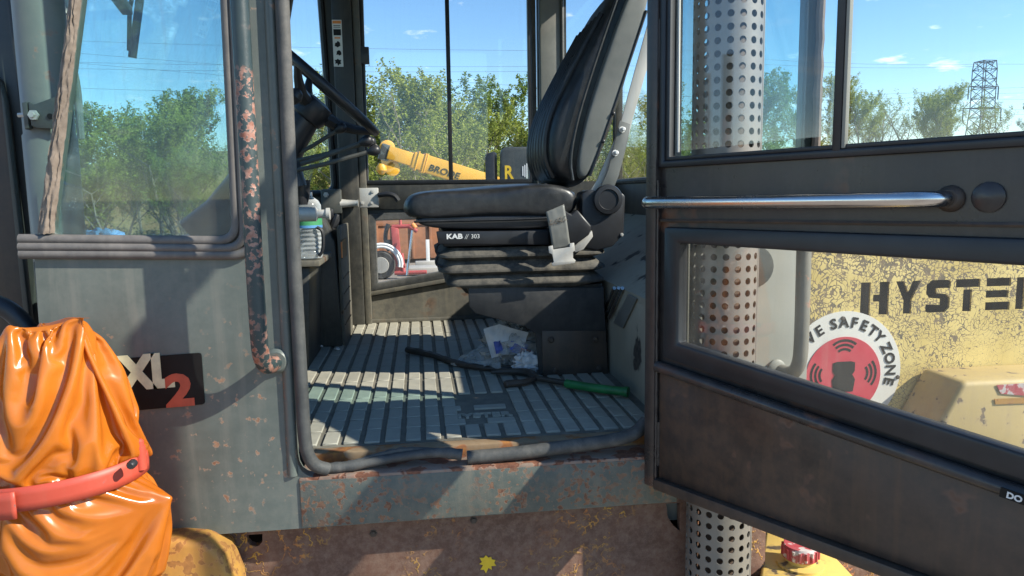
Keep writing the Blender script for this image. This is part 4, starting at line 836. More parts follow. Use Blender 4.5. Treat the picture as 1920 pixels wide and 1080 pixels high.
# fender box standing out from the hood
fb = [PY(1712, 782, 0.02), PY(1805, 692, 0.02), PY(1960, 682, 0.02), PY(1990, 860, 0.02), PY(1760, 900, 0.02)]
fbx = MB().prism([PY(1752, 815, 0.10), PY(1808, 716, 0.10), PY(2020, 706, 0.10), PY(2050, 900, 0.10), PY(1720, 900, 0.10)], (0, HY-0.105, 0)).build('fender_box', 'dull_yellow', FL, bevel=0.014, seg=3, smooth=50)
for pts, mt in (([(1868, 722), (1925, 718), (1925, 742), (1876, 738)], 'red_cap'), ([(1864, 748), (1925, 745), (1925, 756), (1866, 758)], 'fender')):
    MB().prism([PY(p[0], p[1], 0.0985) for p in pts], (0, -0.0015, 0)).build('faded_sticker', mt, fbx)
# tank with filler cap below the door
tz_ = 1.10
tk = [PZ(1436, 992, tz_), PZ(1480, 990, tz_), PZ(1560, 1040, tz_), PZ(1620, 1100, tz_), PZ(1436, 1140, tz_)]
tank = MB().prism([PZ(1400, 1300, tz_), PZ(1436, 985, tz_), PZ(1500, 975, tz_), PZ(1545, 1020, tz_), PZ(1640, 1120, tz_), PZ(1640, 1300, tz_)], (0, 0, -0.5)).build('tank', 'yellow', FL, bevel=0.008)
cp = PZ(1500, 1058, tz_)
MB().lathe([(0.055, 0), (0.055, 0.006), (0.036, 0.010), (0.036, 0.022)], cp, (0, 0, 1), 20).build('filler_neck', 'yellow', tank)
m = MB(); prof = []
capo = MB().lathe([(0.040, 0.020), (0.041, 0.022), (0.041, 0.046), (0.038, 0.052), (0.022, 0.053), (0.0, 0.0535)], cp, (0, 0, 1), 26, caps=False).build('filler_cap', 'red_cap', tank)
for k in range(18):
    an = 2*math.pi*k/18; MB().tube([cp+Vector((math.cos(an)*0.041, math.sin(an)*0.041, 0.024)), cp+Vector((math.cos(an)*0.041, math.sin(an)*0.041, 0.047))], 0.0035, 6).build('cap_ridge', 'red_cap', capo)
MB().box((0.735, 0.03, 0.5), (0.80, 0.09, 1.31)).build('guard_post', 'chassis', FL, bevel=0.006)
MB().box((0.80, 0.12, 0.4), (2.9, 0.25, 1.02)).build('rear_frame', 'chassis', FL, bevel=0.01)
# chassis side below the cab with slots
CY = 0.055
sl1 = [PY(p[0], p[1], CY) for p in [(463, 1003), (492, 1001), (492, 1016), (486, 1023), (478, 1025), (469, 1022), (463, 1015)]]
sl2 = [PY(p[0], p[1], CY) for p in [(1249, 944), (1275, 943), (1275, 996), (1262, 985), (1252, 970)]]
ch = MB().plate([PY(390, 1004, CY)+Vector((0, 0, 0.05)), Vector((0.72, CY, 1.335)), Vector((0.72, CY, 0.6)), Vector((-0.30, CY, 0.6)), PY(432, 1082, CY)], [sl1, sl2], (0, 0.02, 0)).build('chassis_side', 'chassis', FL, smooth=30)
MB().box((-0.5, CY+0.10, 0.6), (0.70, CY+0.12, 1.28)).build('slot_shade_sheet', 'decal_black', ch)  # black sheet added behind the slots so they look shaded
MB().box((XF+0.02, 0.03, 1.285), (0.72, WID-0.03, 1.36)).build('cab_underside', 'inner', FL)
pt = PY(914, 1056, CY-0.001); pts = []
for k in range(18):
    an = k*math.pi/9; rr = 0.019*((1.15 if k % 2 else 0.62)+0.5*noise.noise(Vector((k*1.9, 2.3, 0.7)))); pts.append(pt+Vector((math.cos(an)*rr, 0, math.sin(an)*rr)))
MB().prism(pts, (0, -0.001, 0)).build('paint_splat', plain('fresh_yellow', (0.75, 0.50, 0.02), 0.5), ch, smooth=0)
for px_, py_ in ((888, 975), (700, 1000)): bolt(PY(px_, py_, CY), (0, -1, 0), 0.006, 0.006, ch, 'brown_iron')
# front fender under the bag
ff = [PY(262, 1020, -0.06), PY(330, 1014, -0.06), PY(388, 1018, -0.06), PY(418, 1046, -0.06), PY(440, 1100, -0.06), PY(460, 1200, -0.06), PY(100, 1200, -0.06), PY(60, 1060, -0.06)]
MB().prism(ff, (0, 0.10, 0)).build('front_fender', 'fender', FL, bevel=0.015, seg=3)

# ------------------------------------------------------------------ mast gear ahead of the cab
YM = 0.22
def mpt(x, y, Y=YM): return PY(x, y, Y)
a, b = mpt(66, -60), mpt(128, 640)
cyl = MB().tube([a, a.lerp(b, 0.43), a.lerp(b, 0.435), b], [0.050, 0.050, 0.053, 0.053], 22).build('tilt_cylinder', 'cyl', FL)
brk = MB().prism([mpt(p[0], p[1], YM-0.065) for p in [(52, 190), (62, 196), (112, 178), (112, 242), (70, 240), (58, 236)]], (0, 0.008, 0)).build('clamp_bracket', 'dark_olive', cyl, bevel=0.002)
MB().prism([mpt(p[0], p[1], YM-0.066) for p in [(40, 192), (50, 190), (54, 240), (46, 243)]], (0, 0.05, 0)).build('clamp_ear', 'dark_olive', cyl, bevel=0.002)
MB().tube([mpt(34, 216, YM-0.05), mpt(68, 214, YM-0.05)], 0.005, 6).build('clamp_bolt', 'zinc', cyl)
MB().lathe([(0.011, 0), (0.011, 0.006), (0.006, 0.006), (0.006, 0.014)], mpt(64, 216, YM-0.066), (0, -1, 0), 6).build('clamp_nut', 'zinc', cyl, smooth=25)
MB().lathe([(0.006, 0), (0.006, 0.0012)], mpt(94, 218, YM-0.066), (0, -1, 0), 12).build('clamp_hole', 'decal_black', cyl)
YR_ = 0.10
def beam(pts, Y, dep, nm, mt): return MB().prism([PY(p[0], p[1], Y) for p in pts], (0, dep, 0)).build(nm, mt, FL, bevel=0.004)
mastr = beam([(-60, -40), (12, -40), (68, 420), (62, 640), (-60, 640)], 0.34, 0.10, 'mast_rail', 'dark_olive')
beam([(6, -30), (16, -30), (76, 430), (66, 430)], 0.325, 0.02, 'rail_edge', 'inner')
beam([(-40, 120), (-4, 150), (10, 210), (52, 600), (30, 640), (-40, 640)], 0.30, 0.03, 'mast_plate', 'brown_iron')
beam([(-2, 150), (8, 190), (58, 620), (46, 620)], 0.285, 0.02, 'mast_flange', 'dark_olive')
mx0, mx1 = PY(-55, 640, 0.34).x, PY(58, 640, 0.34).x; mz = PY(0, 640, 0.34).z
MB().box((mx0, 0.342, 0.12), (mx1, 0.438, mz+0.01)).build('mast_foot', 'dark_olive', mastr, bevel=0.004)
MB().box((mx0-0.06, 0.36, 0.12), (mx0-0.01, 1.5, 0.60)).build('fork_carriage', 'dark_olive', mastr, bevel=0.01)
def road_wheel(x, y, r, wd):
    wh = MB().lathe([(r*0.55, -wd*0.5), (r*0.86, -wd*0.5), (r, -wd*0.34), (r, wd*0.34), (r*0.86, wd*0.5), (r*0.55, wd*0.5)], (x, y, r), (0, 1, 0), 36).build('wheel', MT['tyre_black'], FL)
    MB().lathe([(0.06, -wd*0.42), (r*0.34, -wd*0.40), (r*0.55, -wd*0.47), (r*0.55, wd*0.4)], (x, y, r), (0, 1, 0), 30).build('rim', 'fender', wh)
MT['tyre_black'] = plain('worn_tyre', (0.035, 0.034, 0.033), 0.85, vary=0.3)
road_wheel(-0.72, 0.33, 0.56, 0.36); road_wheel(-0.72, 1.5, 0.56, 0.36); road_wheel(2.2, 0.42, 0.50, 0.30); road_wheel(2.2, 1.4, 0.50, 0.30)
MB().box((-0.62, 0.55, 0.45), (2.85, 1.30, 0.98)).build('frame_core', 'chassis', FL, bevel=0.02)
MB().tube(smoothpath([PY(-40, 560, 0.12), PY(0, 572, 0.12), PY(30, 590, 0.12), PY(70, 640, 0.12)], 2), 0.020, 10).build('hydraulic_hose', 'black', FL)
for (pts, r_) in (([(104, -40), (103, 20), (106, 60), (118, 90), (140, 130), (150, 240)], 0.0085), ([(121, -40), (121, 15), (120, 55), (124, 90), (145, 150), (152, 260)], 0.0085)):
    hs = MB().tube(smoothpath([PY(p[0], p[1], 0.30) for p in pts], 3), r_, 8).build('hydraulic_hose', 'cyl', FL)
    c = PY(pts[1][0], pts[1][1]-6, 0.30); MB().lathe([(0.012, -0.02), (0.012, 0.02)], c, (0, 0, 1), 6).build('hose_fitting', 'zinc', hs, smooth=20)

# ------------------------------------------------------------------ clamp holding the wrapped cylinder, bag
BY = -0.13
bc = PY(108, 880, BY); BX = bc.x
def zpx(y): return PY(108, y, BY).z
# right-hand outline of the bag in photo pixels (row -> px)
prof = [(598, 40), (612, 78), (640, 96), (700, 124), (780, 146), (850, 155), (882, 146), (900, 160), (935, 206), (960, 208), (1010, 190), (1050, 172), (1100, 156), (1160, 140)]
def bagr(z):
    for i in range(len(prof)-1):
        za, zb = zpx(prof[i][0]), zpx(prof[i+1][0])
        if zb <= z <= za:
            t = (za-z)/(za-zb); return (prof[i][1]*(1-t)+prof[i+1][1]*t)/1000.0
    return (prof[0] if z > zpx(prof[0][0]) else prof[-1])[1]/1000.0
import numpy as np
ztop, zbot, zst = zpx(606), zpx(1165), zpx(884)
def tri(x): x = x-math.floor(x); return 1-abs(2*x-1)*2
def drape(nu=132, nv=128, steps=150):
    # slack film settled over the cylinder: inextensible sheet, held by the strap and two pulled corners
    cap = 22; rows_ = []
    for i in range(nv):
        if i < cap: rows_.append(('c', i/cap))
        else: rows_.append(('s', (i-cap)/(nv-1-cap)))
    P = np.zeros((nv, nu, 3)); env = np.zeros((nv, nu))
    for i, (k, t_) in enumerate(rows_):
        z = ztop-0.012*t_ if k == 'c' else ztop-0.012+(zbot-ztop+0.012)*t_
        r = 0.006+(bagr(ztop-0.012)-0.006)*t_ if k == 'c' else bagr(z)
        for j in range(nu):
            an = 2*math.pi*j/nu; ca, sa = math.cos(an), math.sin(an)
            flare = 1.0 if z > zst-0.01 else (0.80+0.20*max(0, math.cos(an+0.35))**1.5)
            rr = r*flare*(0.95+0.05*noise.noise(Vector((ca*2.1, sa*2.1, z*9)))) + ((0.012*noise.noise(Vector((ca*2.2+z*9, sa*2.2, z*22)))+0.008*noise.noise(Vector((ca*6, sa*6+z*12, z*40)))) if k == 's' else 0)
            P[i, j] = (BX+ca*rr, BY+sa*rr*0.74, z+0.004*noise.noise(Vector((ca*2, sa*2, i*0.2)))); env[i, j] = r*flare
    # rest lengths: film is roomier than the shape it hugs
    perim = 2*math.pi*np.maximum(np.array([bagr(ztop-0.012)*t_ if k == 'c' else 0.158 for k, t_ in rows_]), 0.012)*0.97
    perim[[i for i, (k, t_) in enumerate(rows_) if k == 's']] = 2*math.pi*0.176
    hrest = np.repeat((perim/nu)[:, None], nu, 1)
    vr = np.linalg.norm(P[1:]-P[:-1], axis=2); vrest = np.repeat(vr.mean(axis=1)[:, None], nu, 1)*1.16
    W = np.ones((nv, nu))
    istrap = [i for i, (k, t_) in enumerate(rows_) if k == 's' and abs((ztop-0.012+(zbot-ztop+0.012)*t_)-zst) < 0.014]
    for i in istrap:
        for j in range(nu):
            an = 2*math.pi*j/nu; rr = 0.1475-0.012*abs(tri(an*2.6+0.5*noise.noise(Vector((math.cos(an)*2, math.sin(an)*2, 0)))))
            x = BX+math.cos(an)*rr; P[i, j] = (x, BY+math.sin(an)*rr*0.80, P[i, j, 2]*0+zst+(x-BX)*0.066+(ztop-0.012+(zbot-ztop+0.012)*rows_[i][1]-zst)); W[i, j] = 0
    W[-1, :] = 0; W[0, :] = 0
    def pull(i, ang, pos, n=1):
        j = int(round(ang/(2*math.pi)*nu)) % nu
        for a_ in range(-n, n+1): P[i, (j+a_) % nu] = tuple(pos); W[i, (j+a_) % nu] = 0
    goal = []
    jt = int(round(R(-42)/(2*math.pi)*nu)) % nu; it = cap+1; goal.append((it, jt, np.array(PY(200, 596, BY-0.075))))
    jf = int(round(R(-15)/(2*math.pi)*nu)) % nu; izf = min(range(nv), key=lambda i: abs(P[i, 0, 2]-zpx(938)) if rows_[i][0] == 's' else 9); goal.append((izf, jf, np.array(PY(332, 934, BY-0.03))))
    jg = int(round(R(-120)/(2*math.pi)*nu)) % nu; goal.append((it, jg, np.array(PY(15, 606, BY-0.06))))
    for gi, gj, gp in goal: W[gi, gj] = 0
    start = [P[gi, gj].copy() for gi, gj, gp in goal]
    idx = np.arange(nv*nu).reshape(nv, nu); E = []
    def addE(A, B_, rest, k): E.append((A.ravel(), B_.ravel(), rest.ravel(), k))
    nx = np.roll(idx, -1, 1)
    for p_ in (0, 1): addE(idx[:, p_::2], nx[:, p_::2], hrest[:, p_::2], 0.9)
    for p_ in (0, 1): addE(idx[p_:-1:2], idx[p_+1::2][:len(idx[p_:-1:2])], vrest[p_::2], 0.9)
    dg = np.sqrt(hrest[:-1]**2+vrest**2)
    for p_ in (0, 1): addE(idx[p_:-1:2], nx[p_+1::2][:len(idx[p_:-1:2])], dg[p_::2], 0.6); addE(nx[p_:-1:2], idx[p_+1::2][:len(idx[p_:-1:2])], dg[p_::2], 0.6)
    n2_ = np.roll(idx, -2, 1)
    for p_ in range(4):
        addE(idx[:, p_::4], n2_[:, p_::4], 2*hrest[:, p_::4], 0.03)
    for p_ in range(4):
        a_ = idx[p_:-2:4]; addE(a_, idx[p_+2::4][:len(a_)], 2*vrest[p_:nv-2:4][:len(a_)], 0.03)
    X = P.reshape(-1, 3); V = np.zeros_like(X); w_ = W.reshape(-1); ev = env.reshape(-1); free = w_ > 0
    for st in range(steps):
        f_ = min(1, (st+1)/60)
        for (gi, gj, gp), s0 in zip(goal, start): X[gi*nu+gj] = s0*(1-f_)+gp*f_
        Xo = X.copy(); V *= 0.90; V[:, 2] -= 0.00004
        X[free] += V[free]
        for it_ in range(4):
            for A, B_, rest, k in E:
                d = X[B_]-X[A]; l = np.sqrt((d*d).sum(1))+1e-9; wa, wb = w_[A], w_[B_]; sw = wa+wb+1e-9
                kk = np.where(l > rest, 1.0, k); c = (d.T*(kk*(l-rest)/(l*sw))).T
                X[A] += (c.T*wa).T; X[B_] -= (c.T*wb).T
            dx_ = X[:, 0]-BX; dy_ = (X[:, 1]-BY)/0.76; r_ = np.sqrt(dx_*dx_+dy_*dy_)+1e-9
            lo = ev*0.86; lo[:cap*nu] = 0; hi = ev*1.06+0.002
            tgt = np.clip(r_, lo, hi); far_ = np.zeros(len(X), bool)
            m_ = free
            sc_ = (tgt/r_)[m_]; X[m_, 0] = BX+dx_[m_]*sc_*0.7+dx_[m_]*0.3; X[m_, 1] = BY+(dy_[m_]*sc_*0.7+dy_[m_]*0.3)*0.76
        X[:cap*nu, 2] = np.maximum(X[:cap*nu, 2], ztop-0.05)
        V = X-Xo
    return X.reshape(nv, nu, 3), nu, nv
DP, nu_, nv_ = drape()
bag = MB(); bag.v = [Vector(p) for p in DP.reshape(-1, 3)]
for i in range(nv_-1):
    for j in range(nu_): bag.f.append((i*nu_+j, i*nu_+(j+1) % nu_, (i+1)*nu_+(j+1) % nu_, (i+1)*nu_+j))
B = root('plastic_bag', 'crumpled orange plastic bag wrapped over a cylinder, cinched by a red strap', 'plastic bag', (BX, BY, zbot))
bo = bag.build('bag_film', 'bag', B, smooth=180); md = bo.modifiers.new('s', 'SUBSURF'); md.levels = md.render_levels = 1
MB().lathe([(0.02, zpx(660)), (0.05, zpx(680)), (0.075, zpx(720)), (0.075, zpx(1140))], (BX, BY, 0), (0, 0, 1), 28).build('wrapped_cylinder', 'red_cap', B)
MB().lathe([(0.077, zpx(870)), (0.077, zpx(760))], (BX, BY, 0), (0, 0, 1), 28, caps=False).build('cylinder_label', 'white', B)
# red clamp: band, hinge pin, lever
def band(u0, u1, ra, nm, mt, parent, hgt=0.021, zoff=0.0, tilt=0.03):
    m = MB()
    def fb_(u, v):
        an = 2*math.pi*(u0+(u1-u0)*u); x = BX+math.cos(an)*ra; y = BY+math.sin(an)*ra*0.82
        return (x, y, zst+zoff+(x-BX)*tilt*2.2+(v-0.5)*2*hgt)
    o = m.grid(fb_, 40, 3).build(nm, mt, parent); md = o.modifiers.new('s', 'SOLIDIFY'); md.thickness = 0.004; return o
clamp = band(0.50, 1.03, 0.158, 'clamp_strap', 'red_strap', FL)
pb = PY(263, 852, BY-0.02)
MB().lathe([(0.010, -0.028), (0.010, 0.016), (0.008, 0.017), (0.008, 0.026), (0.004, 0.03)], pb, (0, 0, 1), 12).build('hinge_pin', 'red_strap', clamp)
MB().lathe([(0.008, 0), (0.008, 0.012), (0.005, 0.016)], PY(250, 868, BY-0.075), (0, -1, 0), 10).build('clamp_screw', 'black', clamp)
band(0.46, 0.745, 0.170, 'strap_lever', 'red_strap', clamp, hgt=0.0235, zoff=-0.006)
MB().obox((BX-0.02, -0.03, zst), (0.10, 0, 0), (0, 0.028, 0), (0, 0, 0.02)).build('clamp_bracket', 'red_strap', clamp, bevel=0.004)

# ------------------------------------------------------------------ loose things in the cab
by = 0.93; bpx = PY(581, 483, by); sc = (PY(581, 360, by).z-bpx.z)
W = root('water_bottle', 'clear plastic water bottle with green and blue label on the cab tray', 'bottle', bpx)
pr = [(0.040, 0.0), (0.043, 0.01)]
for k in range(6): pr += [(0.0445, 0.018+k*0.0150), (0.0405, 0.0255+k*0.0150)]
hs_ = sc
pr = [(r_, h*hs_/0.225) for r_, h in pr]+[(0.044, 0.66*hs_), (0.044, 0.80*hs_), (0.036, 0.87*hs_), (0.018, 0.93*hs_), (0.016, 0.945*hs_)]
MB().lathe(pr, bpx, (0, 0, 1), 28).build('bottle_body', 'water', W, smooth=50)
MB().lathe([(0.0455, 0.46*hs_), (0.0455, 0.69*hs_)], bpx, (0, 0, 1), 28, caps=False).build('bottle_label', 'green_label', W)
MB().lathe([(0.0458, 0.46*hs_), (0.0458, 0.50*hs_)], bpx, (0, 0, 1), 28, caps=False).build('label_band', 'blue_label', W)
MB().lathe([(0.0458, 0.64*hs_), (0.0458, 0.66*hs_)], bpx, (0, 0, 1), 28, caps=False).build('label_band', 'letter_white', W)
MB().lathe([(0.018, 0.94*hs_), (0.018, 0.99*hs_), (0.016, 1.0*hs_)], bpx, (0, 0, 1), 20).build('bottle_cap', 'letter_white', W)
def fp_(x, y, h=0.0): return PZ(x, y, ZF+0.009+h)
rs_ = smoothpath([fp_(764, 656, .010), fp_(810, 664, .012), (fp_(850, 680, .010)), fp_(890, 688, .010), fp_(935, 692, .010), fp_(970, 688, .01)], 3)
tag(MB().tube(rs_, [0.012-0.003*i/len(rs_) for i in range(len(rs_))], 8).build('rubber_strip', 'gear', None, noise_amp=(0.003, 40)), 'dark curved bar lying on the ridged cab floor mat', 'bar')
T = root('lopping_shears', 'iron lopping shears with a green rubber grip lying beneath the seat base', 'shears', fp_(1000, 712))
MB().tube(smoothpath([fp_(1000, 708, .012), fp_(1060, 718, .014), fp_(1075, 722, .016)], 2), 0.0085, 10).build('shaft', 'gear', T)
MB().tube(smoothpath([fp_(1062, 719, .016), fp_(1110, 727, .018), fp_(1160, 733, .018), fp_(1178, 735, .018)], 2), [0.0125]*10+[0.015]*3, 12).build('grip', 'green_handle', T)
MB().tube(smoothpath([fp_(1004, 709, .012), fp_(985, 717, .010), fp_(960, 719, .009), fp_(946, 721, .009)], 2), [0.010]*5+[0.012]*4+[0.008]*1, 8).build('hook_jaw', 'brown_iron', T)
MB().tube(smoothpath([fp_(1004, 708, .014), fp_(995, 698, .014), fp_(960, 696, .012), fp_(920, 698, .010)], 2), [0.012, .012, .013, .013, .012, .011, .010, .008, .006, .004], 8).build('blade_jaw', 'gear', T)
# crumpled clear bag with papers
TB = root('rubbish_bag', 'crumpled clear plastic bag of white packets under the seat front', 'rubbish bag', fp_(955, 690))
pc = fp_(960, 692)
def crumple(cx, cy, cz, rx, ry, rz, sd, flat=0.0):
    def fn(u, v):
        th = 2*math.pi*u; ph = math.pi*(v-0.5)*0.98; d = Vector((math.cos(th)*math.cos(ph), math.sin(th)*math.cos(ph), math.sin(ph)))
        k = 0.72+0.42*(1-abs(noise.noise(d*2.1+Vector((sd, 0, 0))))*2.4)+0.16*noise.noise(d*6+Vector((0, sd, 0)))
        return (cx+d.x*rx*k, cy+d.y*ry*k, max(ZF+0.010, cz+d.z*rz*k))
    return fn
q1 = fp_(965, 690)
MB().grid(crumple(q1.x, q1.y+0.06, ZF+0.065, 0.105, 0.10, 0.085, 3.3), 48, 30, wrap=True).build('bag_film', 'film', TB, smooth=40)
q2 = fp_(885, 680)
def tail(u, v):
    a0 = fp_(845, 683, 0.006); a1 = PY(925, 630, q2.y+0.03); b1 = fp_(940, 690, 0.02); top = a0.lerp(a1, u); bot = a0.lerp(b1, u); p = top.lerp(bot, v)
    return (p.x, p.y+0.012*noise.noise(Vector((u*5, v*5, 1))), max(ZF+0.009, p.z+0.010*noise.noise(Vector((u*6, v*7, 4)))))
MB().grid(tail, 20, 14).build('bag_tail', 'film', TB, smooth=40)
for (px_, py_, sx, sz, mt, rz) in ((930, 640, 0.028, 0.05, 'bulge_white', 0.25), (972, 652, 0.030, 0.018, 'blue_print', -0.25), (958, 632, 0.05, 0.03, 'bulge_white', -0.3), (985, 662, 0.02, 0.014, 'decal_red', -0.3), (934, 650, 0.012, 0.02, 'blue_print', 0.2)):
    c = PY(px_, py_, q1.y-0.015); c.z = max(c.z, ZF+0.03); k = (sx*1000) % 7
    def pk(u, v, c=c, sx=sx, sz=sz, rz=rz, k=k):
        a_ = (u-0.5)*2*sx; b_ = (v-0.5)*2*sz; x = a_*math.cos(rz)-b_*math.sin(rz); z = a_*math.sin(rz)+b_*math.cos(rz)
        return (c.x+x, c.y-0.002*k+0.012*noise.noise(Vector((u*2.5, v*2.5, k))), max(ZF+0.011, c.z+z))
    MB().grid(pk, 8, 8).build('packet', mt, TB)
PR = fp_(990, 700)
tag(MB().grid(crumple(PR.x, PR.y+0.02, ZF+0.030, 0.045, 0.035, 0.045, 8.1), 30, 20, wrap=True).build('crumpled_tissue', 'bulge_white', None, smooth=40), 'crumpled white paper tissue beside the seat base foot', 'tissue')
for k, (px_, py_) in enumerate(((601, 651), (633, 656))):
    c = fp_(px_, py_)
    tag(MB().grid(crumple(c.x, c.y, ZF+0.012, 0.010, 0.008, 0.006, 5+k), 12, 8, wrap=True).build('paper_scrap', 'bulge_white', None), 'tiny white paper scrap on the mat beside the console', 'paper scrap', 'paper scraps on the cab floor')
for (px_, py_, k) in ((178, 415, 1), (205, 418, 2)):
    c = PZ(px_, py_, 1.90); c = PY(px_, py_, 0.35); c.z = 1.895
    tag(MB().grid(crumple(c.x, c.y, 1.90, 0.035, 0.03, 0.028, 11+k), 20, 14, wrap=True).build('blue_wrapper', 'blue_label', None), 'crumpled pale blue wrapper behind the dusty side window', 'wrapper', 'wrappers on the dash')

# ------------------------------------------------------------------ safety sign on the hood
sc0 = PY(1581, 698, HY-0.004); SR = (PY(1690, 690, HY).x-PY(1474, 690, HY).x)/2
S = root('safety_sign', 'round white and red safety zone sign on the flaking yellow hood', 'sign', sc0)
def SG(u, v, q=0.0): return Vector((sc0.x+u, HY-0.0035-q, sc0.z+v))
MB().lathe([(SR, -0.003), (SR, 0.0)], SG(0, 0), (0, -1, 0), 64).build('sign_disc', 'white', S, smooth=30)
MB().lathe([(SR*0.645, 0.0), (SR*0.645, 0.0015)], SG(0, -SR*0.06, 0.0005), (0, -1, 0), 56).build('red_field', 'sign_red', S, smooth=30)
for chx, deg in zip('VESAFETYZONE', (135, 122, 104, 91.5, 79, 66.5, 54, 43, 27, 14, 0, -13)):
    ca, sa = math.cos(R(deg)), math.sin(R(deg)); rb = SR*0.745
    text(chx, SR*0.235, lambda u, v, q, ca=ca, sa=sa, rb=rb: SG(ca*(rb+v)+sa*u, sa*(rb+v)-ca*u, 0.0008+q), 0.001, align='CENTER', bold=0.0012).build('lettering', 'decal_black', S, smooth=0)
cb_ = [(-.17, -.30), (.17, -.30), (.20, -.10), (.15, -.02), (.19, .04), (.19, .18), (.12, .20), (-.12, .20), (-.19, .18), (-.19, .04), (-.15, -.02), (-.20, -.10)]
MB().prism([SG(p[0]*SR, p[1]*SR-SR*0.02, 0.0026) for p in cb_], (0, -0.0008, 0)).build('machine_symbol', 'decal_black', S, smooth=0)
for base in (90, 0, 180):
    for k, rr in enumerate((0.16, 0.24, 0.32)):
        off = 0.25; cxs, czs = math.cos(R(base))*off*SR, math.sin(R(base))*off*SR-SR*0.03
        hw = 40; inn = []; outl = []
        for j in range(9):
            an = R(base-hw+2*hw*j/8); inn.append(SG(cxs+math.cos(an)*rr*SR*0.9, czs+math.sin(an)*rr*SR*0.9, 0.0026)); outl.append(SG(cxs+math.cos(an)*(rr+.045)*SR*0.9, czs+math.sin(an)*(rr+.045)*SR*0.9, 0.0026))
        m = MB(); n9 = 9; m.add(inn+outl, [(j, j+1, n9+j+1, n9+j) for j in range(8)]); m.build('signal_arc', 'decal_black', S, smooth=0)
for px_, py_ in ((1580, 597), (1683, 707)): MB().lathe([(0.006, 0), (0.005, 0.003), (0.0, 0.004)], PY(px_, py_, HY-0.004), (0, -1, 0), 10, caps=False).build('rivet', 'brown_iron', S)

# ================================================================== BACKGROUND MACHINES
MT['bg_yellow'] = worn('crane_yellow', (0.72, 0.36, 0.02), 0.12, (0.30, 0.20, 0.08), 0.3, rough=0.45)
MT['bg_red'] = worn('faded_machine_red', (0.40, 0.06, 0.06), 0.2, (0.30, 0.16, 0.12), 0.35, rough=0.5)
MT['bg_rust'] = worn('rusty_container', (0.27, 0.11, 0.05), 0.3, (0.20, 0.10, 0.06), 0.45, rough=0.8)
MT['tyre'] = plain('tyre_rubber', (0.06, 0.058, 0.055), 0.85, vary=0.3)
MT['conc'] = worn('pale_concrete', (0.42, 0.40, 0.36), 0.15, (0.28, 0.25, 0.21), 0.4, rough=0.9)
MT['bg_yellow_text'] = plain('letter_yellow', (0.75, 0.48, 0.03), 0.5)
def PD(x, y, d): dd = ray(x, y); return C0+dd*(d/dd.dot(fwd))
# carry-deck crane: boom seen over the door rail, deck and wheels below
CR = root('mobile_crane', 'yellow mobile crane with its telescopic boom raised behind the cab', 'crane', (PD(900, 500, 15).x, PD(900, 500, 15).y, 0))
p0, p1 = PD(722, 284, 14.5), PD(1010, 372, 15.5)
ax = (p1-p0).normalized(); nv = Vector((ax.z, 0, -ax.x)).normalized(); nv = nv if nv.z > 0 else -nv; sd = ax.cross(nv).normalized()
sd = sd if sd.y < 0 else -sd
def bx_(t0, t1, h, wd, nm, mt, dz=0): return MB().obox(p0+ax*((t0+t1)/2)+nv*dz, ax*((t1-t0)/2), nv*h, sd*wd).build(nm, mt, CR, bevel=0.015)
bx_(0.05, 0.75, 0.13, 0.13, 'boom_inner', 'bg_yellow'); bx_(0.55, 1.0, 0.16, 0.16, 'boom_collar', 'bg_yellow'); bx_(0.75, 4.6, 0.175, 0.17, 'boom_outer', 'bg_yellow')
for t_ in (0.62, 0.76, 0.80): bx_(t_, t_+0.03, 0.20, 0.19, 'boom_rib', 'bg_yellow')
for dzv, tt in ((0.08, 0.02), (-0.12, 0.10), (-0.28, 0.22)):
    MB().lathe([(0.13, -0.06), (0.15, -0.05), (0.15, 0.05), (0.13, 0.06)], p0+ax*tt+nv*dzv, sd, 18).build('sheave', 'bg_yellow', CR)
MB().obox(p0+ax*0.0+nv*-0.02, ax*0.10, nv*0.16, sd*0.09).build('boom_head', 'dark_olive', CR, bevel=0.02)
MB().lathe([(0.05, -0.1), (0.11, -0.02), (0.11, 0.05), (0.04, 0.13)], p0+ax*0.02+nv*-0.33, (0, 0, -1), 12).build('hook_block', 'bg_yellow', CR)
tb = p0+ax*0.88-nv*0.11+sd*0.176
text('BRODE', 0.18, lambda u, v, q: tb+ax*u*1.05+nv*v+sd*(0.002+q), 0.004, bold=0.004, shear=0.15, xs=1.05).build('lettering', 'decal_black', CR, smooth=0)
cbx, cby = p1.x, p1.y
MB().box((cbx-1.6, cby-0.9, 0.55), (cbx+2.2, cby+0.9, 1.05)).build('deck', 'bg_yellow', CR, bevel=0.04)
MB().box((cbx-0.2, cby-0.45, 1.05), (cbx+0.6, cby+0.45, 1.75)).build('turret', 'bg_yellow', CR, bevel=0.05)
for wx in (-1.1, 1.6):
    for wy in (-0.85, 0.85): MB().lathe([(0.25, -0.14), (0.44, -0.14), (0.47, -0.08), (0.47, 0.08), (0.44, 0.14), (0.25, 0.14)], (cbx+wx, cby+wy, 0.47), (0, 1, 0), 24).build('wheel', 'tyre', CR)
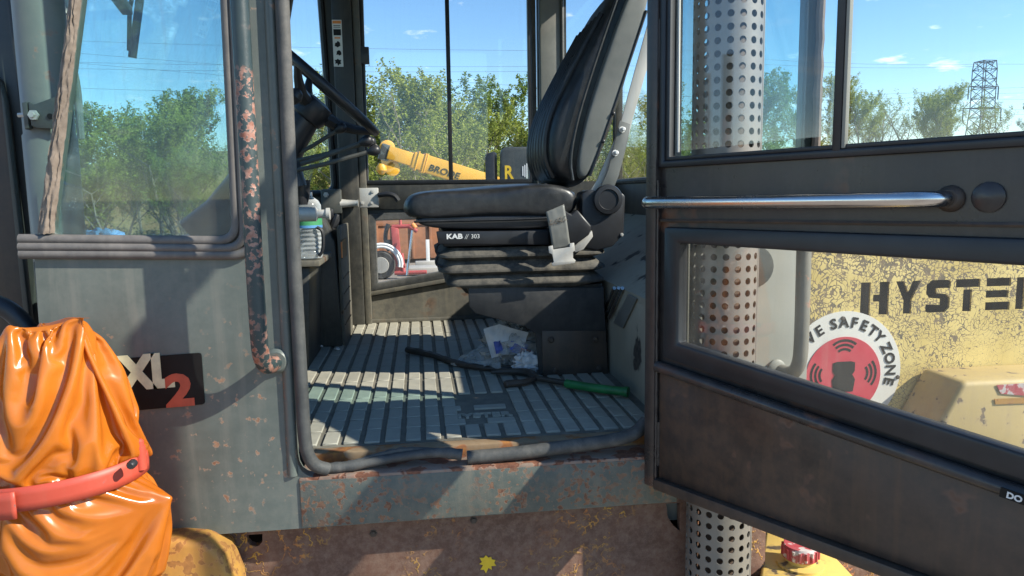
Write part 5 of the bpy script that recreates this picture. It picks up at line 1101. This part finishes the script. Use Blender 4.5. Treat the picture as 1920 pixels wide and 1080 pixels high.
# black machine body with yellow letter
b0, b1 = PD(908, 274, 11.0), PD(1040, 340, 11.0)
BM = root('parked_machine', 'black machine back with a yellow letter on its rounded cowl behind the cab', 'machine', ((b0.x+b1.x)/2, b0.y+0.6, 0))
u_x = (b1-b0); u_x.z = 0; u_x.normalize(); u_y = Vector((-u_x.y, u_x.x, 0)); wd_ = (PD(1040, 300, 11)-PD(930, 300, 11)).length
zt_ = PD(950, 276, 11).z
def BMp(t, z, o=0): return PD(930, 300, 11.0)*1.0 + u_x*t + u_y*o - Vector((0, 0, PD(930, 300, 11.0).z)) + Vector((0, 0, z))
MB().prism([BMp(p[0], p[1]) for p in rounded([(0, 0.7), (wd_, 0.7), (wd_, zt_), (0.06, zt_)], [0.05, 0.05, 0.25, 0.12], 6)], u_y*1.4).build('cowl', 'dark_olive', BM, bevel=0.05)
MB().prism([BMp(p[0], p[1], -0.05) for p in [(-0.16, 0.9), (-0.02, 0.9), (-0.02, zt_-0.06), (-0.16, zt_-0.10)]], u_y*0.5).build('side_rail', 'black', BM, bevel=0.02)
for wx in (0.15, wd_-0.15): MB().lathe([(0.2, -0.15), (0.40, -0.15), (0.42, 0), (0.40, 0.15), (0.2, 0.15)], BMp(wx, 0.42, 0.5), u_x, 22).build('wheel', 'tyre', BM)
r0 = BMp(0.12, PD(945, 334, 11).z-0.005, -0.002)
text('R', 0.27, lambda u, v, q: r0+u_x*u*0.8+Vector((0, 0, v))-u_y*(0.004+q), 0.004, bold=0.008).build('lettering', 'bg_yellow_text', BM, smooth=0)
for k in range(3): MB().obox(BMp(0.40+k*0.03, PD(945, 334, 11).z+0.10, -0.004), u_x*0.008, u_y*0.002, (0, 0, 0.07+0.02*k)).build('small_print', 'letter_white', BM)
# rusty container and the red machine with pale wheel
g0 = PZ(700, 500, 0.0)
dC = 21.0
RC = root('rusty_skip', 'long rust brown steel container beyond the red machine', 'container', (PD(780, 470, dC).x, PD(780, 470, dC).y, 0))
ca_ = PD(690, 470, dC); cb2 = PD(960, 470, dC+1.5); ux = (cb2-ca_); ux.z = 0; ux.normalize(); uy = Vector((-ux.y, ux.x, 0)); ztc = PD(760, 418, dC).z
def RCp(t, z, o=0): return Vector((ca_.x, ca_.y, 0))+ux*t+uy*o+Vector((0, 0, z))
MB().prism([RCp(-1.5, 0.12), RCp(5.2, 0.12), RCp(5.2, ztc), RCp(-1.5, ztc)], uy*2.2).build('container_shell', 'bg_rust', RC, bevel=0.02)
for k in range(13): MB().obox(RCp(-1.3+k*0.52, ztc/2+0.05, -0.04), ux*0.04, uy*0.035, (0, 0, ztc/2-0.1)).build('side_rib', 'bg_rust', RC, bevel=0.01)
MB().prism([RCp(-1.55, ztc-0.08, -0.06), RCp(5.25, ztc-0.08, -0.06), RCp(5.25, ztc+0.03, -0.06), RCp(-1.55, ztc+0.03, -0.06)], uy*0.1).build('top_rail', 'bg_rust', RC, bevel=0.01)
gR = PZ(748, 523, 0.0); dR = (gR-C0).dot(fwd)
RM = root('tow_machine', 'red machine with a slim mast, hoses and pale mudguard in the yard', 'machine', gR)
def RP(x, y, o=0): return PD(x, y, dR+o)
wc = RP(716, 503)
MB().lathe([(0.12, -0.12), (0.20, -0.11), (0.31, -0.12), (0.34, -0.05), (0.34, 0.05), (0.31, 0.12), (0.2, 0.11)], (wc.x, wc.y, 0.34), (0.15, 1, 0), 26).build('wheel', 'tyre', RM)
MB().lathe([(0.03, -0.13), (0.19, -0.125), (0.20, -0.10)], (wc.x, wc.y, 0.34), (0.15, 1, 0), 20).build('wheel_rim', 'conc', RM)
for rr_ in (0.42, 0.48):
    MB().tube([Vector((wc.x, wc.y-0.1, 0.36))+Vector((math.cos(R(a_))*rr_, 0, math.sin(R(a_))*rr_)) for a_ in range(-10, 181, 10)], 0.035, 8).build('mudguard', 'letter_white', RM)
def seg(x0, y0, x1, y1, r, nm, mt, o=0): return MB().tube([RP(x0, y0, o), RP(x1, y1, o)], r, 10).build(nm, mt, RM)
MB().obox(RP(744, 470), (0.09, 0, -0.02), (0, 0.09, 0), (-0.03, 0, 0.55)).build('upright', 'bg_red', RM, bevel=0.02)
seg(735, 425, 770, 424, 0.05, 'cross_arm', 'bg_red'); seg(751, 424, 750, 405, 0.035, 'arm_post', 'bg_red'); seg(768, 425, 782, 434, 0.05, 'arm_end', 'bg_red')
seg(773, 432, 763, 516, 0.03, 'steel_prop', 'chrome', -0.3); seg(740, 512, 800, 510, 0.05, 'drawbar', 'bg_red'); seg(757, 510, 753, 475, 0.05, 'strut', 'bg_red'); seg(742, 500, 760, 498, 0.06, 'frame_rail', 'bg_red')
MB().tube(smoothpath([RP(728, 420), RP(722, 440), RP(724, 460), RP(730, 470)], 2), 0.05, 8).build('hose_bundle', 'black', RM)
seg(728, 450, 731, 468, 0.08, 'motor', 'dark_olive'); seg(773, 420, 779, 428, 0.06, 'beacon', 'orange_print')
MB().obox(RP(815, 505, 1.0), (0.7, 0, 0), (0, 0.4, 0), (0, 0, 0.08)).build('deck_plate', 'conc', RM, bevel=0.01)
cone = root('yellow_post', 'short yellow steel post standing in the yard behind the seat', 'post', PZ(823, 505, 0.0))
pz = PZ(823, 505, 0.0)
MB().box((pz.x-0.05, pz.y-0.05, 0), (pz.x+0.05, pz.y+0.05, 0.62)).build('post_tube', 'bg_yellow', cone, bevel=0.01)
MB().box((pz.x-0.05, pz.y-0.04, 0.30), (pz.x+0.18, pz.y+0.04, 0.38)).build('post_arm', 'bg_yellow', cone, bevel=0.01)
wpz = PZ(803, 500, 0.0)
PL = root('white_stake', 'slim white stake standing before the rust brown container', 'stake', wpz)
MB().box((wpz.x-0.05, wpz.y-0.02, 0.0), (wpz.x+0.05, wpz.y+0.02, 0.75)).build('stake_board', 'letter_white', PL, bevel=0.005)
MB().box((wpz.x-0.35, wpz.y-0.2, 0.0), (wpz.x+0.35, wpz.y+0.2, 0.16)).build('stake_foot', 'conc', PL, bevel=0.02)
# small vehicle behind the far front window
vz = PD(596, 385, 24); VH = root('parked_pickup', 'dark pickup truck seen low through the far front window', 'pickup truck', (vz.x, vz.y, 0))
MB().prism([Vector((vz.x-2.4, vz.y, 0.5)), Vector((vz.x+2.4, vz.y, 0.5)), Vector((vz.x+2.4, vz.y, 1.1)), Vector((vz.x+0.9, vz.y, 1.12)), Vector((vz.x+0.4, vz.y, 1.72)), Vector((vz.x-0.9, vz.y, 1.75)), Vector((vz.x-1.0, vz.y, 1.12)), Vector((vz.x-2.4, vz.y, 1.1))], (0, 1.7, 0)).build('body', 'dark_olive', VH, bevel=0.05)
MB().prism([Vector((vz.x-0.8, vz.y-0.01, 1.16)), Vector((vz.x+0.75, vz.y-0.01, 1.16)), Vector((vz.x+0.35, vz.y-0.01, 1.62)), Vector((vz.x-0.75, vz.y-0.01, 1.66))], (0, 0.02, 0)).build('side_glass', 'glass_far', VH)
for wx in (-1.5, 1.5): MB().lathe([(0.2, -0.1), (0.33, -0.1), (0.36, 0), (0.33, 0.1), (0.2, 0.1)], (vz.x+wx, vz.y+0.05, 0.36), (0, 1, 0), 20).build('wheel', 'tyre', VH)

# ================================================================== TREES
def leaf_mat(name, c1, c2):
    m = bpy.data.materials.new(name); m.use_nodes = True; t = m.node_tree; t.nodes.clear()
    o = t.nodes.new('ShaderNodeOutputMaterial'); df = t.nodes.new('ShaderNodeBsdfDiffuse'); tl = t.nodes.new('ShaderNodeBsdfTranslucent')
    g = t.nodes.new('ShaderNodeNewGeometry'); n = tnoise(t, 1.3, 3); c = tmix(t, g.outputs['Random Per Island'], c1, c2)
    t.links.new(c, df.inputs[0]); t.links.new(c, tl.inputs[0]); mx = t.nodes.new('ShaderNodeMixShader'); mx.inputs[0].default_value = 0.35
    t.links.new(df.outputs[0], mx.inputs[1]); t.links.new(tl.outputs[0], mx.inputs[2]); t.links.new(mx.outputs[0], o.inputs[0]); return m
MT['leaf_a'] = leaf_mat('spring_leaves', (0.17, 0.22, 0.03), (0.38, 0.42, 0.10)); MT['leaf_b'] = leaf_mat('young_yellow_leaves', (0.22, 0.23, 0.05), (0.42, 0.40, 0.14)); MT['leaf_c'] = leaf_mat('fresh_leaves', (0.11, 0.18, 0.03), (0.27, 0.35, 0.08))
MT['bark'] = worn('pale_bark', (0.26, 0.23, 0.18), 0.3, (0.12, 0.10, 0.08), 0.4, rough=0.9)
def tree_meshes(seed, lf, nleaf, bush):
    rnd = random.Random(seed); tr = MB(); leaves = MB()
    tips = []
    def limb(p, d, ln, r, lev):
        pts = [p]; rr = [r]; n = 5
        for i in range(n):
            d = (d+Vector((rnd.uniform(-.18, .18), rnd.uniform(-.18, .18), rnd.uniform(-.02, .16)))).normalized(); p = p+d*ln/n; pts.append(p); rr.append(r*(1-0.72*(i+1)/n))
            if lev < 3 and i >= (1 if lev else 0):
                for _ in range(2 if lev < 2 else 1):
                    a_ = rnd.uniform(0, 6.28); sp_ = rnd.uniform(0.45, 0.95); sd_ = Vector((math.cos(a_)*sp_, math.sin(a_)*sp_, rnd.uniform(0.5, 1.0))).normalized()
                    limb(p, sd_, ln*rnd.uniform(0.38, 0.62), r*0.42*(1-0.1*i), lev+1)
            if lev >= 1: tips.append((p, ln/n*1.1))
        tr.tube(pts, rr, 6 if lev < 2 else 4)
    if bush:
        for k in range(4): limb(Vector((rnd.uniform(-.5, .5), rnd.uniform(-.5, .5), 0)), Vector((rnd.uniform(-.35, .35), rnd.uniform(-.35, .35), 1)).normalized(), 0.72, 0.02, 1 if k else 0)
    else: limb(Vector((0, 0, 0)), Vector((0, 0, 1)), 0.88, 0.017, 0)
    zmax = max(p.z for p, _ in tips)
    for i in range(nleaf):
        p, s_ = tips[rnd.randrange(len(tips))]
        if p.z < 0.12*zmax and rnd.random() < 0.7: continue
        q = p+Vector((rnd.gauss(0, 1), rnd.gauss(0, 1), rnd.gauss(0, 1)))*s_*0.42
        a_ = Vector((rnd.uniform(-1, 1), rnd.uniform(-1, 1), rnd.uniform(-1, 1))).normalized(); b_ = a_.orthogonal().normalized(); sz = rnd.uniform(0.006, 0.012)
        leaves.add([q-a_*sz, q+b_*sz*0.6, q+a_*sz, q-b_*sz*0.6], [(0, 1, 2, 3)])
    k = 1.0/zmax
    for m in (tr, leaves): m.v = [v*k for v in m.v]
    def mesh(m, nm, mt):
        me = bpy.data.meshes.new(nm); me.from_pydata([tuple(v) for v in m.v], [], m.f); me.materials.append(MT[mt]); return me
    return mesh(tr, 'trunk', 'bark'), mesh(leaves, 'crown', lf)
TP = [tree_meshes(11, 'leaf_a', 20000, False), tree_meshes(23, 'leaf_c', 20000, False), tree_meshes(37, 'leaf_b', 14000, False), tree_meshes(51, 'leaf_a', 20000, True)]
KINDN = ['leafy green young tree', 'deep green young tree', 'sparse yellow green tree', 'bushy many stemmed tree']
def tree(px, top, d, kind, where, width=0.66, rz=None):
    base = PD(px, 380, d); a_ = math.atan2(base.x, base.y+1.5); dist = math.hypot(base.x, base.y+1.5)
    v = max(0, (dist-46)/60); gz = 0 if dist < 46 else 4.6*min(1, v/0.16)**0.8-0.5
    h = PD(px, top, d).z-gz
    r = bpy.data.objects.new('tree', None); scn.collection.objects.link(r); r.location = (base.x, base.y, gz-0.1); r.rotation_euler = (0, 0, rz if rz is not None else random.uniform(0, 6.28)); r.scale = (h*width*1.8, h*width*1.8, h)
    tag(r, KINDN[kind]+' '+where, 'tree', 'trees around the yard'); r.empty_display_size = 0.1
    for nm, me in zip(('trunk', 'crown'), TP[kind]):
        o = bpy.data.objects.new(nm, me); scn.collection.objects.link(o); o.parent = r
for a_ in ((150, 190, 38, 1, 'nearest the hydraulic cylinder, seen past the brittle sealant strip'), (205, 235, 36, 3, 'with a low broad crown behind the dusty side window'), (262, 190, 40, 2, 'rising below the wiper tip behind the side window'), (300, 150, 34, 0, 'tallest of those behind the dusty side window'), (345, 165, 37, 1, 'just behind the tallest tree in the side window'), (392, 200, 33, 3, 'beside the ribbed rubber edge of the side window'), (240, 280, 31, 3, 'short and bare stemmed, in front behind the side window'), (340, 270, 30, 1, 'short, above the steering column cowl in the side window'), (110, 230, 36, 0, 'half hidden by the hydraulic cylinder bracket'),
           (555, 180, 34, 2, 'behind the steering wheel hub in the far front window'), (590, 140, 36, 0, 'tallest in the narrow far front window'), (575, 265, 30, 3, 'low behind the control levers in the far front window'),
           (705, 135, 33, 0, 'directly behind the window catch of the far door'), (742, 150, 30, 3, 'above the boom head, crown of many fine stems'), (775, 128, 34, 2, 'above the boom collar behind the far door'), (815, 165, 31, 0, 'just before the sliding mullion, above the boom lettering'), (868, 112, 30, 0, 'tallest in the far door window, just past the mullion'), (915, 135, 32, 1, 'above the black machine cowl in the far door window'), (955, 190, 33, 3, 'behind the yellow letter on the black machine'), (985, 225, 35, 2, 'low beside the rear edge of the far door window'), (725, 235, 27, 3, 'short, right behind the crane boom head'), (845, 215, 28, 3, 'short, crossed by the sliding mullion of the far door'),
           (1080, 190, 38, 1, 'behind the front of the seat backrest'), (1140, 170, 36, 0, 'hidden mostly behind the seat backrest'), (1200, 150, 38, 2, 'between the seat back frame and the door stile'), (1185, 230, 33, 3, 'low behind the bolts of the seat back frame'),
           (1300, 170, 40, 0, 'behind the perforated exhaust guard'), (1430, 130, 44, 1, 'seen through the teal quarter glass beside the exhaust'), (1500, 152, 48, 2, 'just past the brown edge of the quarter glass'), (1555, 146, 50, 2, 'beside the dark mullion of the open door'), (1605, 136, 50, 0, 'tallest past the mullion of the open door'), (1690, 165, 55, 3, 'between the door mullion and the pylon, broad and low'), (1750, 150, 52, 0, 'next to the pylon, pointed crown'), (1795, 178, 56, 3, 'touching the pylon lattice, low crown'), (1530, 200, 50, 3, 'short, in front of the trees by the door mullion'), (1650, 205, 52, 3, 'short, midway between door mullion and pylon'), (1935, 190, 50, 1, 'beyond the pylon on its far side')):
    tree(*a_)
# one bare snag among the trees on the right
# low scrub along the foot of the bank: a mass nobody could count
scr = MB(); rs2 = random.Random(4)
for i in range(16000):
    an = R(-60)+rs2.random()*R(130); d = 41+rs2.random()**1.5*20; vv = max(0, (d-46)/60); gz = 4.6*min(1, vv/0.16)**0.8-0.4 if d > 46 else 0
    clump = max(0, noise.noise(Vector((math.sin(an)*d*0.25, math.cos(an)*d*0.25, 0)))+0.25)
    hgt = rs2.random()*2.2*clump; p = Vector((math.sin(an)*d, -1.5+math.cos(an)*d, gz+hgt)); a_ = Vector((rs2.uniform(-1, 1), rs2.uniform(-1, 1), rs2.uniform(-1, 1))).normalized(); b_ = a_.orthogonal().normalized(); s_ = rs2.uniform(0.06, 0.13)
    scr.add([p-a_*s_, p+b_*s_*0.6, p+a_*s_, p-b_*s_*0.6], [(0, 1, 2, 3)])
me = bpy.data.meshes.new('scrub'); me.from_pydata([tuple(v) for v in scr.v], [], scr.f); me.materials.append(MT['leaf_b']); o = bpy.data.objects.new('scrub', me); scn.collection.objects.link(o)
tag(o, 'low yellow green scrub along the foot of the bank', 'scrub', None, 'stuff')

# ================================================================== PYLON AND WIRES
MT['galv'] = plain('dull_galvanised', (0.035, 0.037, 0.04), 0.7, 0.1)
DPY = 200.0; pt_, pb_ = PD(1846, 118, DPY), PD(1838, 262, DPY); PYL = root('power_pylon', 'steel lattice power pylon standing beyond the trees', 'pylon', (pb_.x, pb_.y, 5))
zt2 = pt_.z; cx3, cy3 = pb_.x, pb_.y; mpp = DPY/FPX
def lvl(z): return 2.0+max(0, (zt2-12-z))*0.07
def leg(k, z): s_ = lvl(z)*(1.0 if z < zt2-1 else 0.9); return Vector((cx3+(1 if k in (0, 1) else -1)*s_, cy3+(1 if k in (0, 3) else -1)*s_, z))
zl = [4, 9, 13.5, 17, 20, 22.5, 25, 27.5, 30, 32.5, zt2]
zl = [z for z in zl if z < zt2-1]+[zt2]
for k in range(4): MB().tube([leg(k, z) for z in zl], 0.13, 5).build('tower_leg', 'galv', PYL)
br = MB()
for i in range(len(zl)-1):
    for k in range(4):
        k2 = (k+1) % 4; br.tube([leg(k, zl[i]), leg(k2, zl[i+1])], 0.08, 4); br.tube([leg(k2, zl[i]), leg(k, zl[i+1])], 0.08, 4); br.tube([leg(k, zl[i+1]), leg(k2, zl[i+1])], 0.08, 4)
br.build('lattice_bracing', 'galv', PYL)
zarm1, zarm2 = PD(1846, 164, DPY).z, PD(1846, 204, DPY).z
for za, ln in ((zarm1, 4.4), (zarm2, 5.6), (zt2-0.2, 2.4)):
    for s_ in (-1, 1):
        tip = Vector((cx3+s_*ln, cy3, za)); am = MB()
        for yy2 in (-1.6, 1.6): am.tube([Vector((cx3, cy3+yy2, za)), tip], 0.11, 5)
        am.tube([Vector((cx3+s_*1.8, cy3, za+3.4 if za < zt2-1 else za-2.5)), tip], 0.09, 5); am.build('cross_arm', 'galv', PYL)
        if za < zt2-1: MB().tube([tip, tip-Vector((0, 0, 3.4))], 0.16, 5).build('insulator', 'galv', PYL)
MT['wire'] = plain('wire_metal', (0.10, 0.11, 0.12), 0.6)
def wire(x0, y0, d0, x1, y1, d1, sag, label, r=0.03):
    a_, b_ = PD(x0, y0, d0), PD(x1, y1, d1); pts = []
    for k in range(25):
        t_ = k/24; p = a_.lerp(b_, t_); p.z -= sag*4*t_*(1-t_); pts.append(p)
    tag(MB().tube(pts, r, 4).build('power_line', 'wire', None, smooth=0), label, 'power line', 'overhead power lines')
LW = 'thin overhead power line crossing the sky behind the cab'
for (y0, y1) in ((60, 95), (105, 120), (118, 128), (150, 180)): wire(-250, y0, 190, 1390, y1, 190, 1.5, LW)
for (y0, y1) in ((205, 186), (222, 210)): wire(-250, y0-140, 190, 1390, y1, 190, 1.0, LW)
for (y0, y1) in ((108, 120), (118, 124), (178, 166), (187, 175), (200, 202), (215, 206)): wire(1390, y0, 190, 1838+(8 if y1 < 140 else 0), y1, 200, 0.8, 'thin power line running to the pylon above the trees by the door glass')
for (y0, y1) in ((120, 118), (166, 148), (176, 160), (186, 184), (206, 196), (214, 214)): wire(1850, y0, 200, 2300, y1-10, 205, 0.6, 'thin power line leaving the pylon on the side away from the cab')
